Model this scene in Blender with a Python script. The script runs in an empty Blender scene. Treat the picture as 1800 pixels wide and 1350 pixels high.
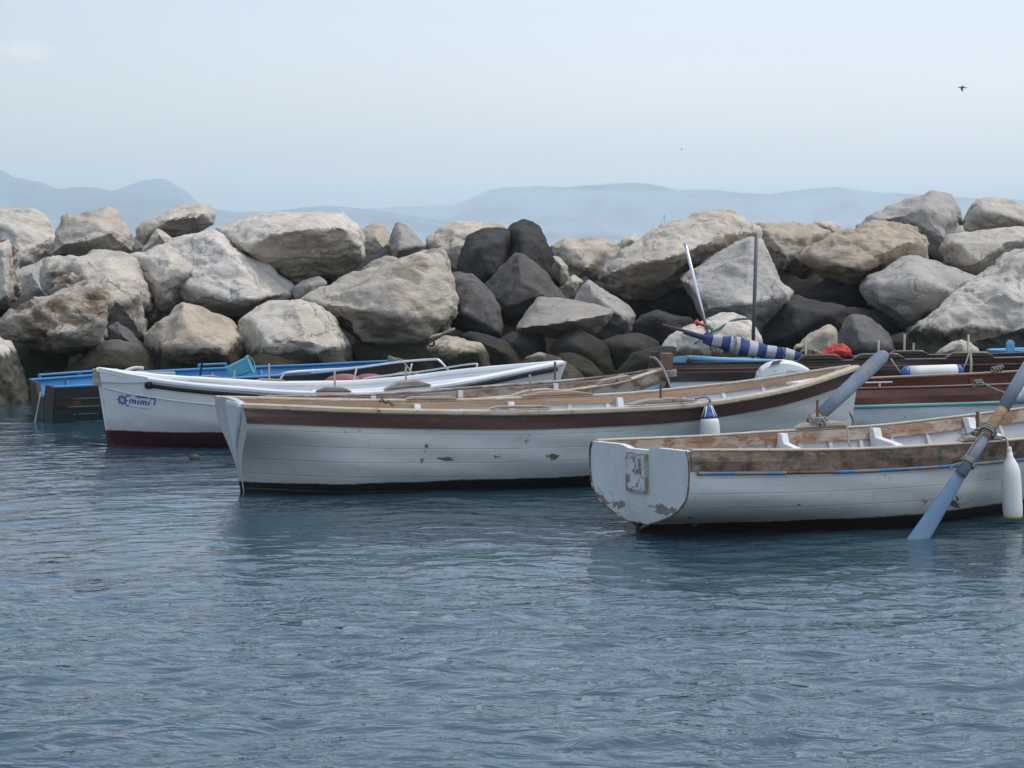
import bpy, bmesh, math, random
import numpy as np
from mathutils import Vector, Matrix

# ------------------------------------------------------------------ camera, sky, sun
scene = bpy.context.scene
COL = scene.collection
F, CAMH, HORIZON = 3600.0, 2.0, 418.0            # focal length and horizon row of the photograph (1800 px wide)
PITCH = math.atan((675.0 - HORIZON) / F)
cam_data = bpy.data.cameras.new('camera')
cam = bpy.data.objects.new('camera', cam_data)
COL.objects.link(cam)
cam_data.sensor_width = 36.0
cam_data.lens = 36.0 * F / 1800.0
cam_data.clip_start = 0.1
cam_data.clip_end = 20000.0
cam.location = (0, 0, CAMH)
cam.rotation_euler = (math.pi / 2 - PITCH, 0, 0)
scene.camera = cam

SUN_EL, SUN_AZ = math.radians(63), math.radians(84)   # azimuth from +Y towards +X
VEIL = ((20.0, 18.8, 17.0), (9.4, 9.4, 9.2), (6.2, 6.7, 7.6), (5.6, 7.0, 9.0), (6.2, 7.2, 8.6))
world = bpy.data.worlds.new('World')
scene.world = world
world.use_nodes = True
wn, wl = world.node_tree.nodes, world.node_tree.links
wn.clear()
w_out = wn.new('ShaderNodeOutputWorld')
w_bg = wn.new('ShaderNodeBackground')
w_bg.inputs['Strength'].default_value = 0.1
w_sky = wn.new('ShaderNodeTexSky')
w_sky.sky_type = 'NISHITA'
w_sky.sun_disc = False
w_sky.sun_elevation = SUN_EL
w_sky.sun_rotation = SUN_AZ
w_sky.altitude = 0
w_sky.air_density = 1.0
w_sky.dust_density = 3.0
w_sky.ozone_density = 1.0
# thin high overcast veil laid evenly over the whole clear sky, plus very faint streaks of cirrus
w_tc = wn.new('ShaderNodeTexCoord')
w_map = wn.new('ShaderNodeMapping')
w_map.inputs['Scale'].default_value = (1.0, 1.0, 5.0)
w_noise = wn.new('ShaderNodeTexNoise')
w_noise.inputs['Scale'].default_value = 2.6
w_noise.inputs['Detail'].default_value = 5
w_ramp = wn.new('ShaderNodeMapRange')
w_ramp.inputs['From Min'].default_value = 0.3
w_ramp.inputs['From Max'].default_value = 0.75
w_ramp.inputs['To Min'].default_value = 0.50
w_ramp.inputs['To Max'].default_value = 0.62
w_mix = wn.new('ShaderNodeMix')
w_mix.data_type = 'RGBA'
# the veil is whiter and brighter towards the horizon, all the way round
w_sep = wn.new('ShaderNodeSeparateXYZ')
w_el = wn.new('ShaderNodeMapRange')
w_el.inputs['From Min'].default_value = 0.0
w_el.inputs['From Max'].default_value = 0.75
w_grad = wn.new('ShaderNodeValToRGB')
for pos, c in ((0.0, VEIL[0]), (0.05, VEIL[1]), (0.16, VEIL[2]), (0.45, VEIL[3]), (1.0, VEIL[4])):
    e = w_grad.color_ramp.elements.new(pos) if pos not in (0.0, 1.0) else w_grad.color_ramp.elements[0 if pos == 0.0 else -1]
    e.color = (*c, 1)
wl.new(w_tc.outputs['Generated'], w_sep.inputs[0])
wl.new(w_sep.outputs['Z'], w_el.inputs['Value'])
wl.new(w_el.outputs[0], w_grad.inputs['Fac'])
wl.new(w_grad.outputs['Color'], w_mix.inputs[7])
wl.new(w_tc.outputs['Generated'], w_map.inputs['Vector'])
wl.new(w_map.outputs[0], w_noise.inputs['Vector'])
wl.new(w_noise.outputs['Fac'], w_ramp.inputs['Value'])
# the veil is thinner, so the sky bluer, away from the sun side
w_x = wn.new('ShaderNodeMapRange')
w_x.interpolation_type = 'SMOOTHSTEP'
w_x.inputs['From Min'].default_value = -0.45
w_x.inputs['From Max'].default_value = 0.12
w_x.inputs['To Min'].default_value = -0.30
w_x.inputs['To Max'].default_value = 0.06
w_add = wn.new('ShaderNodeMath')
w_add.operation = 'ADD'
wl.new(w_sep.outputs['X'], w_x.inputs['Value'])
wl.new(w_ramp.outputs[0], w_add.inputs[0])
wl.new(w_x.outputs[0], w_add.inputs[1])
wl.new(w_add.outputs[0], w_mix.inputs[0])
wl.new(w_sky.outputs[0], w_mix.inputs[6])
# one small faint cloud low in the north-west
cv = Vector(((45 - 900) / F, math.cos(PITCH) + (675 - 88) / F * math.sin(PITCH), -math.sin(PITCH) + (675 - 88) / F * math.cos(PITCH))).normalized()
w_sub = wn.new('ShaderNodeVectorMath'); w_sub.operation = 'SUBTRACT'; w_sub.inputs[1].default_value = cv
w_scl = wn.new('ShaderNodeVectorMath'); w_scl.operation = 'MULTIPLY'; w_scl.inputs[1].default_value = (1.0, 1.0, 2.6)
w_len = wn.new('ShaderNodeVectorMath'); w_len.operation = 'LENGTH'
w_cn = wn.new('ShaderNodeTexNoise'); w_cn.inputs['Scale'].default_value = 190; w_cn.inputs['Detail'].default_value = 4
w_cr = wn.new('ShaderNodeMapRange'); w_cr.inputs['From Min'].default_value = 0.021; w_cr.inputs['From Max'].default_value = 0.004
w_cm = wn.new('ShaderNodeMath'); w_cm.operation = 'MULTIPLY'
w_ct = wn.new('ShaderNodeMapRange'); w_ct.inputs['From Min'].default_value = 0.12; w_ct.inputs['From Max'].default_value = 0.5; w_ct.inputs['To Max'].default_value = 0.20
w_cmix = wn.new('ShaderNodeMix'); w_cmix.data_type = 'RGBA'; w_cmix.inputs[7].default_value = (9.2, 8.4, 7.9, 1)
wl.new(w_tc.outputs['Generated'], w_sub.inputs[0]); wl.new(w_sub.outputs[0], w_scl.inputs[0]); wl.new(w_scl.outputs[0], w_len.inputs[0])
wl.new(w_tc.outputs['Generated'], w_cn.inputs['Vector']); wl.new(w_len.outputs['Value'], w_cr.inputs['Value'])
wl.new(w_cr.outputs[0], w_cm.inputs[0]); wl.new(w_cn.outputs['Fac'], w_cm.inputs[1]); wl.new(w_cm.outputs[0], w_ct.inputs['Value'])
wl.new(w_ct.outputs[0], w_cmix.inputs[0]); wl.new(w_mix.outputs[2], w_cmix.inputs[6])
wl.new(w_cmix.outputs[2], w_bg.inputs['Color'])
wl.new(w_bg.outputs[0], w_out.inputs['Surface'])

sun_data = bpy.data.lights.new('sun', 'SUN')
sun_data.energy = 1.0
sun_data.angle = math.radians(25)
sun_data.color = (1.0, 0.93, 0.82)
sun = bpy.data.objects.new('sun', sun_data)
COL.objects.link(sun)
sun_dir = Vector((math.sin(SUN_AZ) * math.cos(SUN_EL), math.cos(SUN_AZ) * math.cos(SUN_EL), math.sin(SUN_EL)))
sun.rotation_euler = (-sun_dir).to_track_quat('-Z', 'Y').to_euler()
sun.location = sun_dir * 40

vs = scene.view_settings
scene.display_settings.display_device = 'sRGB'
vs.view_transform = 'Standard'
vs.look = 'None'
vs.exposure = 0.80
vs.gamma = 1.0
vs.use_curve_mapping = False
cy = scene.cycles
cy.use_denoising = True
cy.max_bounces = 8
cy.diffuse_bounces = 3
cy.glossy_bounces = 3
cy.volume_bounces = 3
cy.caustics_reflective = False
cy.caustics_refractive = False

rng = random.Random(7)

# ------------------------------------------------------------------ helpers
def P(x, y, Y):
    """Point at depth Y metres that the photograph shows at pixel (x, y)."""
    u, v = (x - 900.0) / F, (675.0 - y) / F
    d = Vector((u, math.cos(PITCH) + v * math.sin(PITCH), -math.sin(PITCH) + v * math.cos(PITCH)))
    return Vector((0, 0, CAMH)) + d * (Y / d.y)

def px_of(p):
    d = Vector(p) - Vector((0, 0, CAMH))
    f = d.y * math.cos(PITCH) - d.z * math.sin(PITCH)
    up = d.y * math.sin(PITCH) + d.z * math.cos(PITCH)
    return 900 + F * d.x / f, 675 - F * up / f

def tag(o, label=None, cat=None, group=None, kind=None):
    if label: o['label'] = label
    if cat: o['category'] = cat
    if group: o['group'] = group
    if kind: o['kind'] = kind
    return o

def thing(name, label, cat, loc=(0, 0, 0), rot=(0, 0, 0), group=None):
    o = bpy.data.objects.new(name, None)
    COL.objects.link(o)
    o.empty_display_size = 0.2
    o.location = loc
    o.rotation_euler = rot
    return tag(o, label, cat, group)

def mesh_obj(name, verts, faces, mat, parent=None, smooth=False, center=False):
    verts = [Vector(v) for v in verts]
    loc = Vector((0, 0, 0))
    if center:
        a = np.array(verts)
        loc = Vector(((a[:, 0].min() + a[:, 0].max()) / 2, (a[:, 1].min() + a[:, 1].max()) / 2, a[:, 2].min()))
        verts = [v - loc for v in verts]
    me = bpy.data.meshes.new(name)
    me.from_pydata([tuple(v) for v in verts], [], faces)
    bm = bmesh.new(); bm.from_mesh(me)
    bmesh.ops.recalc_face_normals(bm, faces=bm.faces)
    bm.to_mesh(me); bm.free()
    if smooth:
        me.polygons.foreach_set('use_smooth', [True] * len(me.polygons))
    if mat: me.materials.append(mat)
    o = bpy.data.objects.new(name, me)
    o.location = loc
    COL.objects.link(o)
    if parent: o.parent = parent
    return o

class MB:
    """Collects shapes that belong to ONE part."""
    def __init__(s): s.v, s.f = [], []
    def add(s, vf):
        n = len(s.v); s.v += [Vector(v) for v in vf[0]]; s.f += [tuple(i + n for i in f) for f in vf[1]]
        return s
    def build(s, name, mat, parent=None, smooth=False, center=False):
        return mesh_obj(name, s.v, s.f, mat, parent, smooth, center)

def box(c, size, rot=None):
    c = Vector(c); hx, hy, hz = (d / 2 for d in size)
    v = [Vector((x, y, z)) for x in (-hx, hx) for y in (-hy, hy) for z in (-hz, hz)]
    if rot is not None: v = [rot @ p for p in v]
    return [p + c for p in v], [(0, 1, 3, 2), (4, 6, 7, 5), (0, 4, 5, 1), (2, 3, 7, 6), (0, 2, 6, 4), (1, 5, 7, 3)]

def rings(rs, cap=True, closed=True):
    """Skin a list of equal-length vertex rings."""
    n = len(rs[0]); v = [p for r in rs for p in r]; f = []
    for i in range(len(rs) - 1):
        for j in range(n if closed else n - 1):
            k = (j + 1) % n
            f.append((i * n + j, i * n + k, (i + 1) * n + k, (i + 1) * n + j))
    if cap:
        f.append(tuple(range(n)))
        f.append(tuple((len(rs) - 1) * n + j for j in range(n)))
    return v, f

def tube(path, r, n=8, flat=None):
    """Round bar along a path; r is a number or one radius per point; flat squeezes the section."""
    path = [Vector(p) for p in path]; m = len(path); rs = []
    rr = r if isinstance(r, (list, tuple)) else [r] * m
    a = None
    for i, p in enumerate(path):
        t = (path[min(i + 1, m - 1)] - path[max(i - 1, 0)]).normalized()
        if a is None:
            a = t.cross(Vector((0, 0, 1)))
            if a.length < 1e-3: a = t.cross(Vector((1, 0, 0)))
        else:
            a = a - t * a.dot(t)
        a.normalize(); b = t.cross(a).normalized()
        k = flat[i] if flat else 1.0
        rs.append([p + a * (math.cos(q) * rr[i] * k) + b * (math.sin(q) * rr[i]) for q in (2 * math.pi * j / n for j in range(n))])
    return rings(rs)

def sweep(path, w, h, dy=0.0, dz=0.0, ch=0.25, prof=None):
    """Chamfered bar swept along a path; w sideways (horizontal), h upwards; dy, dz shift the section."""
    path = [Vector(p) for p in path]; m = len(path); rs = []
    for i, p in enumerate(path):
        t = path[min(i + 1, m - 1)] - path[max(i - 1, 0)]
        s = Vector((-t.y, t.x, 0)).normalized()
        ww = w[i] if isinstance(w, list) else w
        hh = h[i] if isinstance(h, list) else h
        c = ch * min(ww, hh)
        pr = [(-ww/2 + c, -hh/2), (ww/2 - c, -hh/2), (ww/2, -hh/2 + c), (ww/2, hh/2 - c), (ww/2 - c, hh/2), (-ww/2 + c, hh/2), (-ww/2, hh/2 - c), (-ww/2, -hh/2 + c)]
        rs.append([p + s * (a + dy) + Vector((0, 0, b + dz)) for a, b in pr])
    return rings(rs)

def lathe(prof, n=20, M=None):
    """prof: list of (radius, height) turned about z; M places it."""
    rs = [[Vector((r * math.cos(q), r * math.sin(q), z)) for q in (2 * math.pi * j / n for j in range(n))] for r, z in prof]
    v, f = rings(rs)
    return ([M @ p for p in v] if M is not None else v), f

def prism(poly, d):
    """Polygon (list of Vectors) pushed along d."""
    n = len(poly); v = list(poly) + [p + d for p in poly]
    return v, [tuple(range(n)), tuple(range(n, 2 * n))] + [(i, (i + 1) % n, n + (i + 1) % n, n + i) for i in range(n)]

def curve_pts(pts, n=24):
    """Smooth path through points (Catmull-Rom)."""
    p = [Vector(q) for q in pts]; p = [p[0] * 2 - p[1]] + p + [p[-1] * 2 - p[-2]]; out = []
    seg = len(p) - 3
    for i in range(n + 1):
        u = i / n * seg; k = min(int(u), seg - 1); t = u - k
        a, b, c, d = p[k:k + 4]
        out.append(0.5 * ((2 * b) + (c - a) * t + (2 * a - 5 * b + 4 * c - d) * t * t + (3 * b - a - 3 * c + d) * t ** 3))
    return out

def sag(a, b, s, n=12):
    a, b = Vector(a), Vector(b)
    return [a.lerp(b, i / n) - Vector((0, 0, 4 * s * (i / n) * (1 - i / n))) for i in range(n + 1)]

# numpy noise
def _hash(i, j, k, seed):
    h = (i.astype(np.int64) * 374761393 + j.astype(np.int64) * 668265263 + k.astype(np.int64) * 1442695041 + seed * 974711 + 12345) & 0xffffffff
    for m in (0x45d9f3b, 0x119de1f3, 0x45d9f3b):
        h = ((h ^ (h >> 16)) * m) & 0xffffffff
    h = h ^ (h >> 16)
    return (h & 0xffff) / 32767.5 - 1.0

def vnoise(p, seed=0):
    i = np.floor(p); f = p - i; f = f * f * f * (f * (f * 6 - 15) + 10)
    i = i.astype(np.int64); r = 0
    for a in (0, 1):
        for b in (0, 1):
            for c in (0, 1):
                w = (f[:, 0] if a else 1 - f[:, 0]) * (f[:, 1] if b else 1 - f[:, 1]) * (f[:, 2] if c else 1 - f[:, 2])
                r = r + w * _hash(i[:, 0] + a, i[:, 1] + b, i[:, 2] + c, seed)
    return r

def fbm(p, seed=0, oct=4, gain=0.5):
    r, a, s = 0, 1.0, 1.0
    for o in range(oct):
        r = r + a * vnoise(p * s + o * 17.3, seed + o); a *= gain; s *= 2.03
    return r

# ------------------------------------------------------------------ materials
class NT:
    """Small node-tree helper."""
    def __init__(s, name):
        s.m = bpy.data.materials.new(name); s.m.use_nodes = True
        s.t = s.m.node_tree; s.n = s.t.nodes; s.l = s.t.links; s.n.clear()
        s.out = s.n.new('ShaderNodeOutputMaterial')
        s.b = s.n.new('ShaderNodeBsdfPrincipled')
        s.l.new(s.b.outputs[0], s.out.inputs['Surface'])
        s.tc = s.n.new('ShaderNodeTexCoord')
    def put(s, sock, v):
        if isinstance(v, bpy.types.NodeSocket): s.l.new(v, sock)
        elif isinstance(v, (tuple, list)) and len(v) == 3 and sock.type == 'RGBA': sock.default_value = (*v, 1)
        else: sock.default_value = v
    def coord(s, scale=(1, 1, 1), rand=False, src='Object'):
        mp = s.n.new('ShaderNodeMapping'); mp.inputs['Scale'].default_value = scale
        s.l.new(s.tc.outputs[src], mp.inputs[0]); v = mp.outputs[0]
        if rand:
            oi = s.n.new('ShaderNodeObjectInfo')
            m = s.n.new('ShaderNodeMath'); m.operation = 'MULTIPLY'; m.inputs[1].default_value = 57.0
            s.l.new(oi.outputs['Random'], m.inputs[0])
            a = s.n.new('ShaderNodeVectorMath'); a.operation = 'ADD'
            s.l.new(v, a.inputs[0]); s.l.new(m.outputs[0], a.inputs[1]); v = a.outputs[0]
        return v
    def random(s): return s.n.new('ShaderNodeObjectInfo').outputs['Random']
    def noise(s, vec, scale, detail=4, rough=0.55, dist=0.0):
        n = s.n.new('ShaderNodeTexNoise'); s.l.new(vec, n.inputs['Vector'])
        n.inputs['Scale'].default_value = scale; n.inputs['Detail'].default_value = detail
        n.inputs['Roughness'].default_value = rough; n.inputs['Distortion'].default_value = dist
        return n.outputs['Fac']
    def voro(s, vec, scale, feature='DISTANCE_TO_EDGE'):
        n = s.n.new('ShaderNodeTexVoronoi'); n.feature = feature; s.l.new(vec, n.inputs['Vector'])
        n.inputs['Scale'].default_value = scale; return n.outputs['Distance']
    def ramp(s, v, a, b, lo=0.0, hi=1.0, smooth=False):
        n = s.n.new('ShaderNodeMapRange'); s.l.new(v, n.inputs['Value'])
        if smooth: n.interpolation_type = 'SMOOTHSTEP'
        for k, q in (('From Min', a), ('From Max', b), ('To Min', lo), ('To Max', hi)): s.put(n.inputs[k], q)
        return n.outputs[0]
    def math(s, op, a, b=0.5, clamp=False):
        n = s.n.new('ShaderNodeMath'); n.operation = op; n.use_clamp = clamp; s.put(n.inputs[0], a); s.put(n.inputs[1], b)
        return n.outputs[0]
    def mix(s, f, a, b, blend='MIX'):
        n = s.n.new('ShaderNodeMix'); n.data_type = 'RGBA'; n.blend_type = blend
        s.put(n.inputs[0], f); s.put(n.inputs[6], a); s.put(n.inputs[7], b); return n.outputs[2]
    def axis(s, which, src='Object'):
        n = s.n.new('ShaderNodeSeparateXYZ')
        if src == 'World':
            g = s.n.new('ShaderNodeNewGeometry'); s.l.new(g.outputs['Position'], n.inputs[0])
        else: s.l.new(s.tc.outputs[src], n.inputs[0])
        return n.outputs[which]
    def bump(s, h, strength=0.4, dist=0.02, normal=None):
        n = s.n.new('ShaderNodeBump'); n.inputs['Strength'].default_value = strength; n.inputs['Distance'].default_value = dist
        s.l.new(h, n.inputs['Height'])
        if normal is not None: s.l.new(normal, n.inputs['Normal'])
        return n.outputs[0]
    def done(s, color, rough=0.6, normal=None, metal=0.0, spec=None):
        s.put(s.b.inputs['Base Color'], color); s.put(s.b.inputs['Roughness'], rough); s.put(s.b.inputs['Metallic'], metal)
        if spec is not None: s.put(s.b.inputs['Specular IOR Level'], spec)
        if normal is not None: s.l.new(normal, s.b.inputs['Normal'])
        return s.m

def mat_plain(name, c, rough=0.5, metal=0.0, var=0.15, scale=12.0, bump=0.1):
    t = NT(name); v = t.coord()
    n = t.noise(v, scale, 5, 0.6)
    d = tuple(x * (1 - var) for x in c); u = tuple(min(1, x * (1 + var)) for x in c)
    return t.done(t.mix(n, d, u), rough, t.bump(n, bump, 0.01), metal)

def mat_paint(name, base, under=(0.16, 0.09, 0.05), chips=0.5, chip_scale=7.0, grime=0.3, grime_col=(0.20, 0.17, 0.12), boot=None, boot_z=0.06,
              slime=0.0, rough=0.5, streak=(3.0, 3.0, 1.0), bump=0.25, rust=0.0, blotch=None, line=None, seams=False):
    """Old brush paint on wood: tonal patches, runs of dirt, chipped spots, and a boot-top below boot_z."""
    t = NT(name); v = t.coord()
    patch = t.noise(v, 1.7, 5, 0.6)
    col = t.mix(t.ramp(patch, 0.3, 0.7), tuple(x * 0.88 for x in base), base)
    run = t.noise(t.coord(streak), 4.0, 6, 0.62)
    col = t.mix(t.ramp(run, 0.48, 0.78, 0.0, grime), col, grime_col)
    if blotch:
        col = t.mix(t.ramp(t.noise(v, 5.0, 6, 0.65, 0.6), 0.52, 0.66, 0, blotch[1]), col, blotch[0])
    if rust:
        rr = t.noise(t.coord((9.0, 9.0, 0.7)), 2.0, 2, 0.5)
        col = t.mix(t.ramp(rr, 0.70, 0.80, 0.0, rust), col, (0.33, 0.17, 0.05))
    if slime and boot_z is not None:
        z = t.axis(2)
        zz = t.math('ADD', z, t.ramp(t.noise(v, 6.0, 5), 0, 1, -0.08, 0.08))
        col = t.mix(t.ramp(zz, boot_z + 0.16, boot_z + 0.0, 0.0, slime, True), col, (0.17, 0.16, 0.09))
    big = t.noise(v, chip_scale, 9, 0.68, 0.4)
    cl = t.noise(v, chip_scale * 0.22, 3, 0.5)
    thr = t.ramp(cl, 0.35, 0.75, 0.76 - 0.10 * chips, 0.65 - 0.12 * chips)
    if line:        # planks rub and chip along one height: (z, half height, amount, lowest x, highest x)
        zl = t.math('ADD', t.axis(2), t.ramp(t.noise(v, 2.2, 4), 0, 1, -.05, .05))
        near = t.ramp(t.math('ABSOLUTE', t.math('SUBTRACT', zl, line[0]), 0), line[1] * .3, line[1], line[2], 0.0)
        near = t.math('MULTIPLY', near, t.math('MULTIPLY', t.ramp(t.axis(0), line[3], line[3] + .15), t.ramp(t.axis(0), line[4], line[4] - .15)))
        thr = t.math('SUBTRACT', thr, near)
    ch = t.ramp(t.math('SUBTRACT', big, thr), 0.0, 0.025)
    col = t.mix(ch, col, t.mix(t.noise(v, 30, 3), tuple(x * 0.6 for x in under), under))
    if boot:
        z = t.axis(2)
        zz = t.math('ADD', z, t.ramp(t.noise(v, 2.0, 4), 0, 1, -0.015, 0.015))
        zz = t.math('ADD', zz, t.ramp(t.noise(v, 24.0, 3), 0, 1, -0.008, 0.008))
        col = t.mix(t.ramp(zz, boot_z + 0.004, boot_z - 0.004), col, t.mix(t.noise(v, 14, 4), tuple(x * 0.5 for x in boot), boot))
    h = t.math('SUBTRACT', t.math('MULTIPLY', t.noise(v, 22, 6, 0.6), 0.5), t.math('MULTIPLY', ch, 0.5))
    nb = t.bump(h, bump, 0.012)
    if seams:
        at = t.n.new('ShaderNodeAttribute'); at.attribute_name = 'strake'
        fr = t.math('FRACT', at.outputs['Fac'], 0)
        g = t.ramp(t.math('ABSOLUTE', t.math('SUBTRACT', fr, 0.5), 0), 0.0, 0.045, 1.0, 0.0)
        g = t.math('MULTIPLY', g, t.ramp(t.noise(v, 1.6, 4), 0.35, 0.6, 0.15, 1.0))
        col = t.mix(t.math('MULTIPLY', g, 0.30), col, grime_col)
        nb = t.bump(t.math('SUBTRACT', 1.0, g), 0.5, 0.006, nb)
    return t.done(col, t.ramp(patch, 0.3, 0.7, rough, min(1, rough + 0.15)), nb, spec=0.3)

def mat_wood(name, dark, light, worn=(0.52, 0.48, 0.42), wear=0.4, grain=(2.0, 22.0, 22.0), rough=0.55, wear_scale=5.0, black=0.0):
    """Varnished or bare timber with grain along local x, worn grey-white patches and black mould."""
    t = NT(name); v = t.coord(); g = t.coord(grain)
    gr = t.noise(g, 3.0, 6, 0.6, 0.8)
    col = t.mix(t.ramp(gr, 0.3, 0.7), dark, light)
    w = t.noise(t.coord((0.6, 1.5, 1.5)), wear_scale, 8, 0.68, 0.3)
    lo = 0.72 - 0.32 * wear
    wk = t.ramp(w, lo, lo + 0.10)
    col = t.mix(wk, col, t.mix(gr, tuple(x * 0.72 for x in worn), worn))
    if black:
        k = t.noise(v, 8.0, 8, 0.7)
        col = t.mix(t.ramp(k, 0.62 - 0.08 * black, 0.70 - 0.05 * black, 0, 0.85), col, (0.025, 0.02, 0.018))
    return t.done(col, t.ramp(wk, 0, 1, rough, 0.8), t.bump(t.math('ADD', gr, t.math('MULTIPLY', wk, -0.6)), 0.35, 0.008))

def mat_rope(name, c):
    t = NT(name); v = t.coord()
    w = t.n.new('ShaderNodeTexWave'); w.inputs['Scale'].default_value = 28; w.inputs['Distortion'].default_value = 1.0
    w.bands_direction = 'DIAGONAL'; t.l.new(v, w.inputs[0])
    return t.done(t.mix(w.outputs['Fac'], tuple(x * 0.5 for x in c), c), 0.9, t.bump(w.outputs['Fac'], 0.6, 0.006))

def mat_rock(name, pale, mid, stain, stain_amt, pit=0.0, algae_top=0.62, rough=0.92, crack=0.5, vein=0.0):
    t = NT(name); v = t.coord(rand=True); rnd = t.random()
    big = t.noise(v, 0.9, 5, 0.6, 0.3)
    fine = t.noise(v, 7.0, 9, 0.68)
    col = t.mix(t.ramp(big, 0.32, 0.68), mid, pale)
    col = t.mix(t.ramp(fine, 0.35, 0.75, 0.0, 0.55), col, tuple(x * 0.62 for x in mid))
    bed = t.noise(t.coord((0.8, 0.8, 3.2), rand=True), 2.6, 8, 0.66, 0.5)
    if stain_amt:
        s = t.math('MULTIPLY', t.ramp(t.noise(v, 1.3, 4, 0.5, 0.5), 0.45, 0.66), t.ramp(bed, 0.42, 0.60))
        col = t.mix(t.math('MULTIPLY', s, stain_amt), col, t.mix(fine, tuple(x * 0.55 for x in stain), stain))
    if pit:
        at = t.n.new('ShaderNodeAttribute'); at.attribute_name = 'pit'
        pk = t.math('MULTIPLY', at.outputs['Fac'], t.ramp(bed, 0.36, 0.52, 0.45, 1.0))
        col = t.mix(t.math('MULTIPLY', pk, 0.92, True), col, t.mix(fine, tuple(x * 0.35 for x in stain), stain))
    if vein:
        col = t.mix(t.ramp(t.noise(t.coord((2, 2, 0.5), rand=True), 2.0, 6), 0.55, 0.7, 0, vein), col, tuple(min(1, x * 1.25) for x in pale))
    wv = t.n.new('ShaderNodeVectorMath'); wv.operation = 'MULTIPLY_ADD'
    nc = t.n.new('ShaderNodeTexNoise'); nc.inputs['Scale'].default_value = 2.2; nc.inputs['Detail'].default_value = 5
    t.l.new(v, nc.inputs['Vector']); t.l.new(nc.outputs['Color'], wv.inputs[0]); wv.inputs[1].default_value = (0.7, 0.7, 0.7); t.l.new(v, wv.inputs[2])
    cr = t.voro(wv.outputs[0], 0.95)
    cm = t.ramp(cr, 0.0, 0.012, 1.0, 0.0)
    cm = t.math('MULTIPLY', cm, t.ramp(t.noise(v, 1.1, 3), 0.47, 0.6))
    col = t.mix(t.math('MULTIPLY', cm, crack * 0.5), col, tuple(x * 0.25 for x in mid))
    # per boulder tone
    tone = t.n.new('ShaderNodeHueSaturation'); t.put(tone.inputs['Value'], t.ramp(rnd, 0, 1, 0.86, 1.12)); t.put(tone.inputs['Saturation'], t.ramp(rnd, 0, 1, 1.15, 0.8))
    t.l.new(col, tone.inputs['Color']); col = tone.outputs[0]
    # tide band: dark weed below the high-water line
    z = t.axis(2, 'World')
    edge = t.math('ADD', z, t.ramp(t.noise(v, 3.0, 6, 0.7), 0, 1, -0.17, 0.17))
    band = t.ramp(edge, algae_top + 0.03, algae_top - 0.05)
    weed = t.mix(t.noise(v, 9, 6), (0.012, 0.012, 0.008), (0.062, 0.056, 0.030))
    low = t.ramp(t.noise(v, 2.3, 6, 0.6), 0.42, 0.62, 0.86, 1.0)
    col = t.mix(t.math('MULTIPLY', band, low), col, weed)
    h = t.math('ADD', t.math('MULTIPLY', fine, 0.5), t.math('MULTIPLY', bed, 0.7))
    h = t.math('SUBTRACT', h, t.math('MULTIPLY', cm, 0.5))
    nb = t.bump(h, 0.8, 0.055 + 0.03 * pit)
    nb = t.bump(t.noise(v, 28, 6, 0.65), 0.6, 0.018, nb)
    return t.done(col, rough, nb, spec=0.25)

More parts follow.
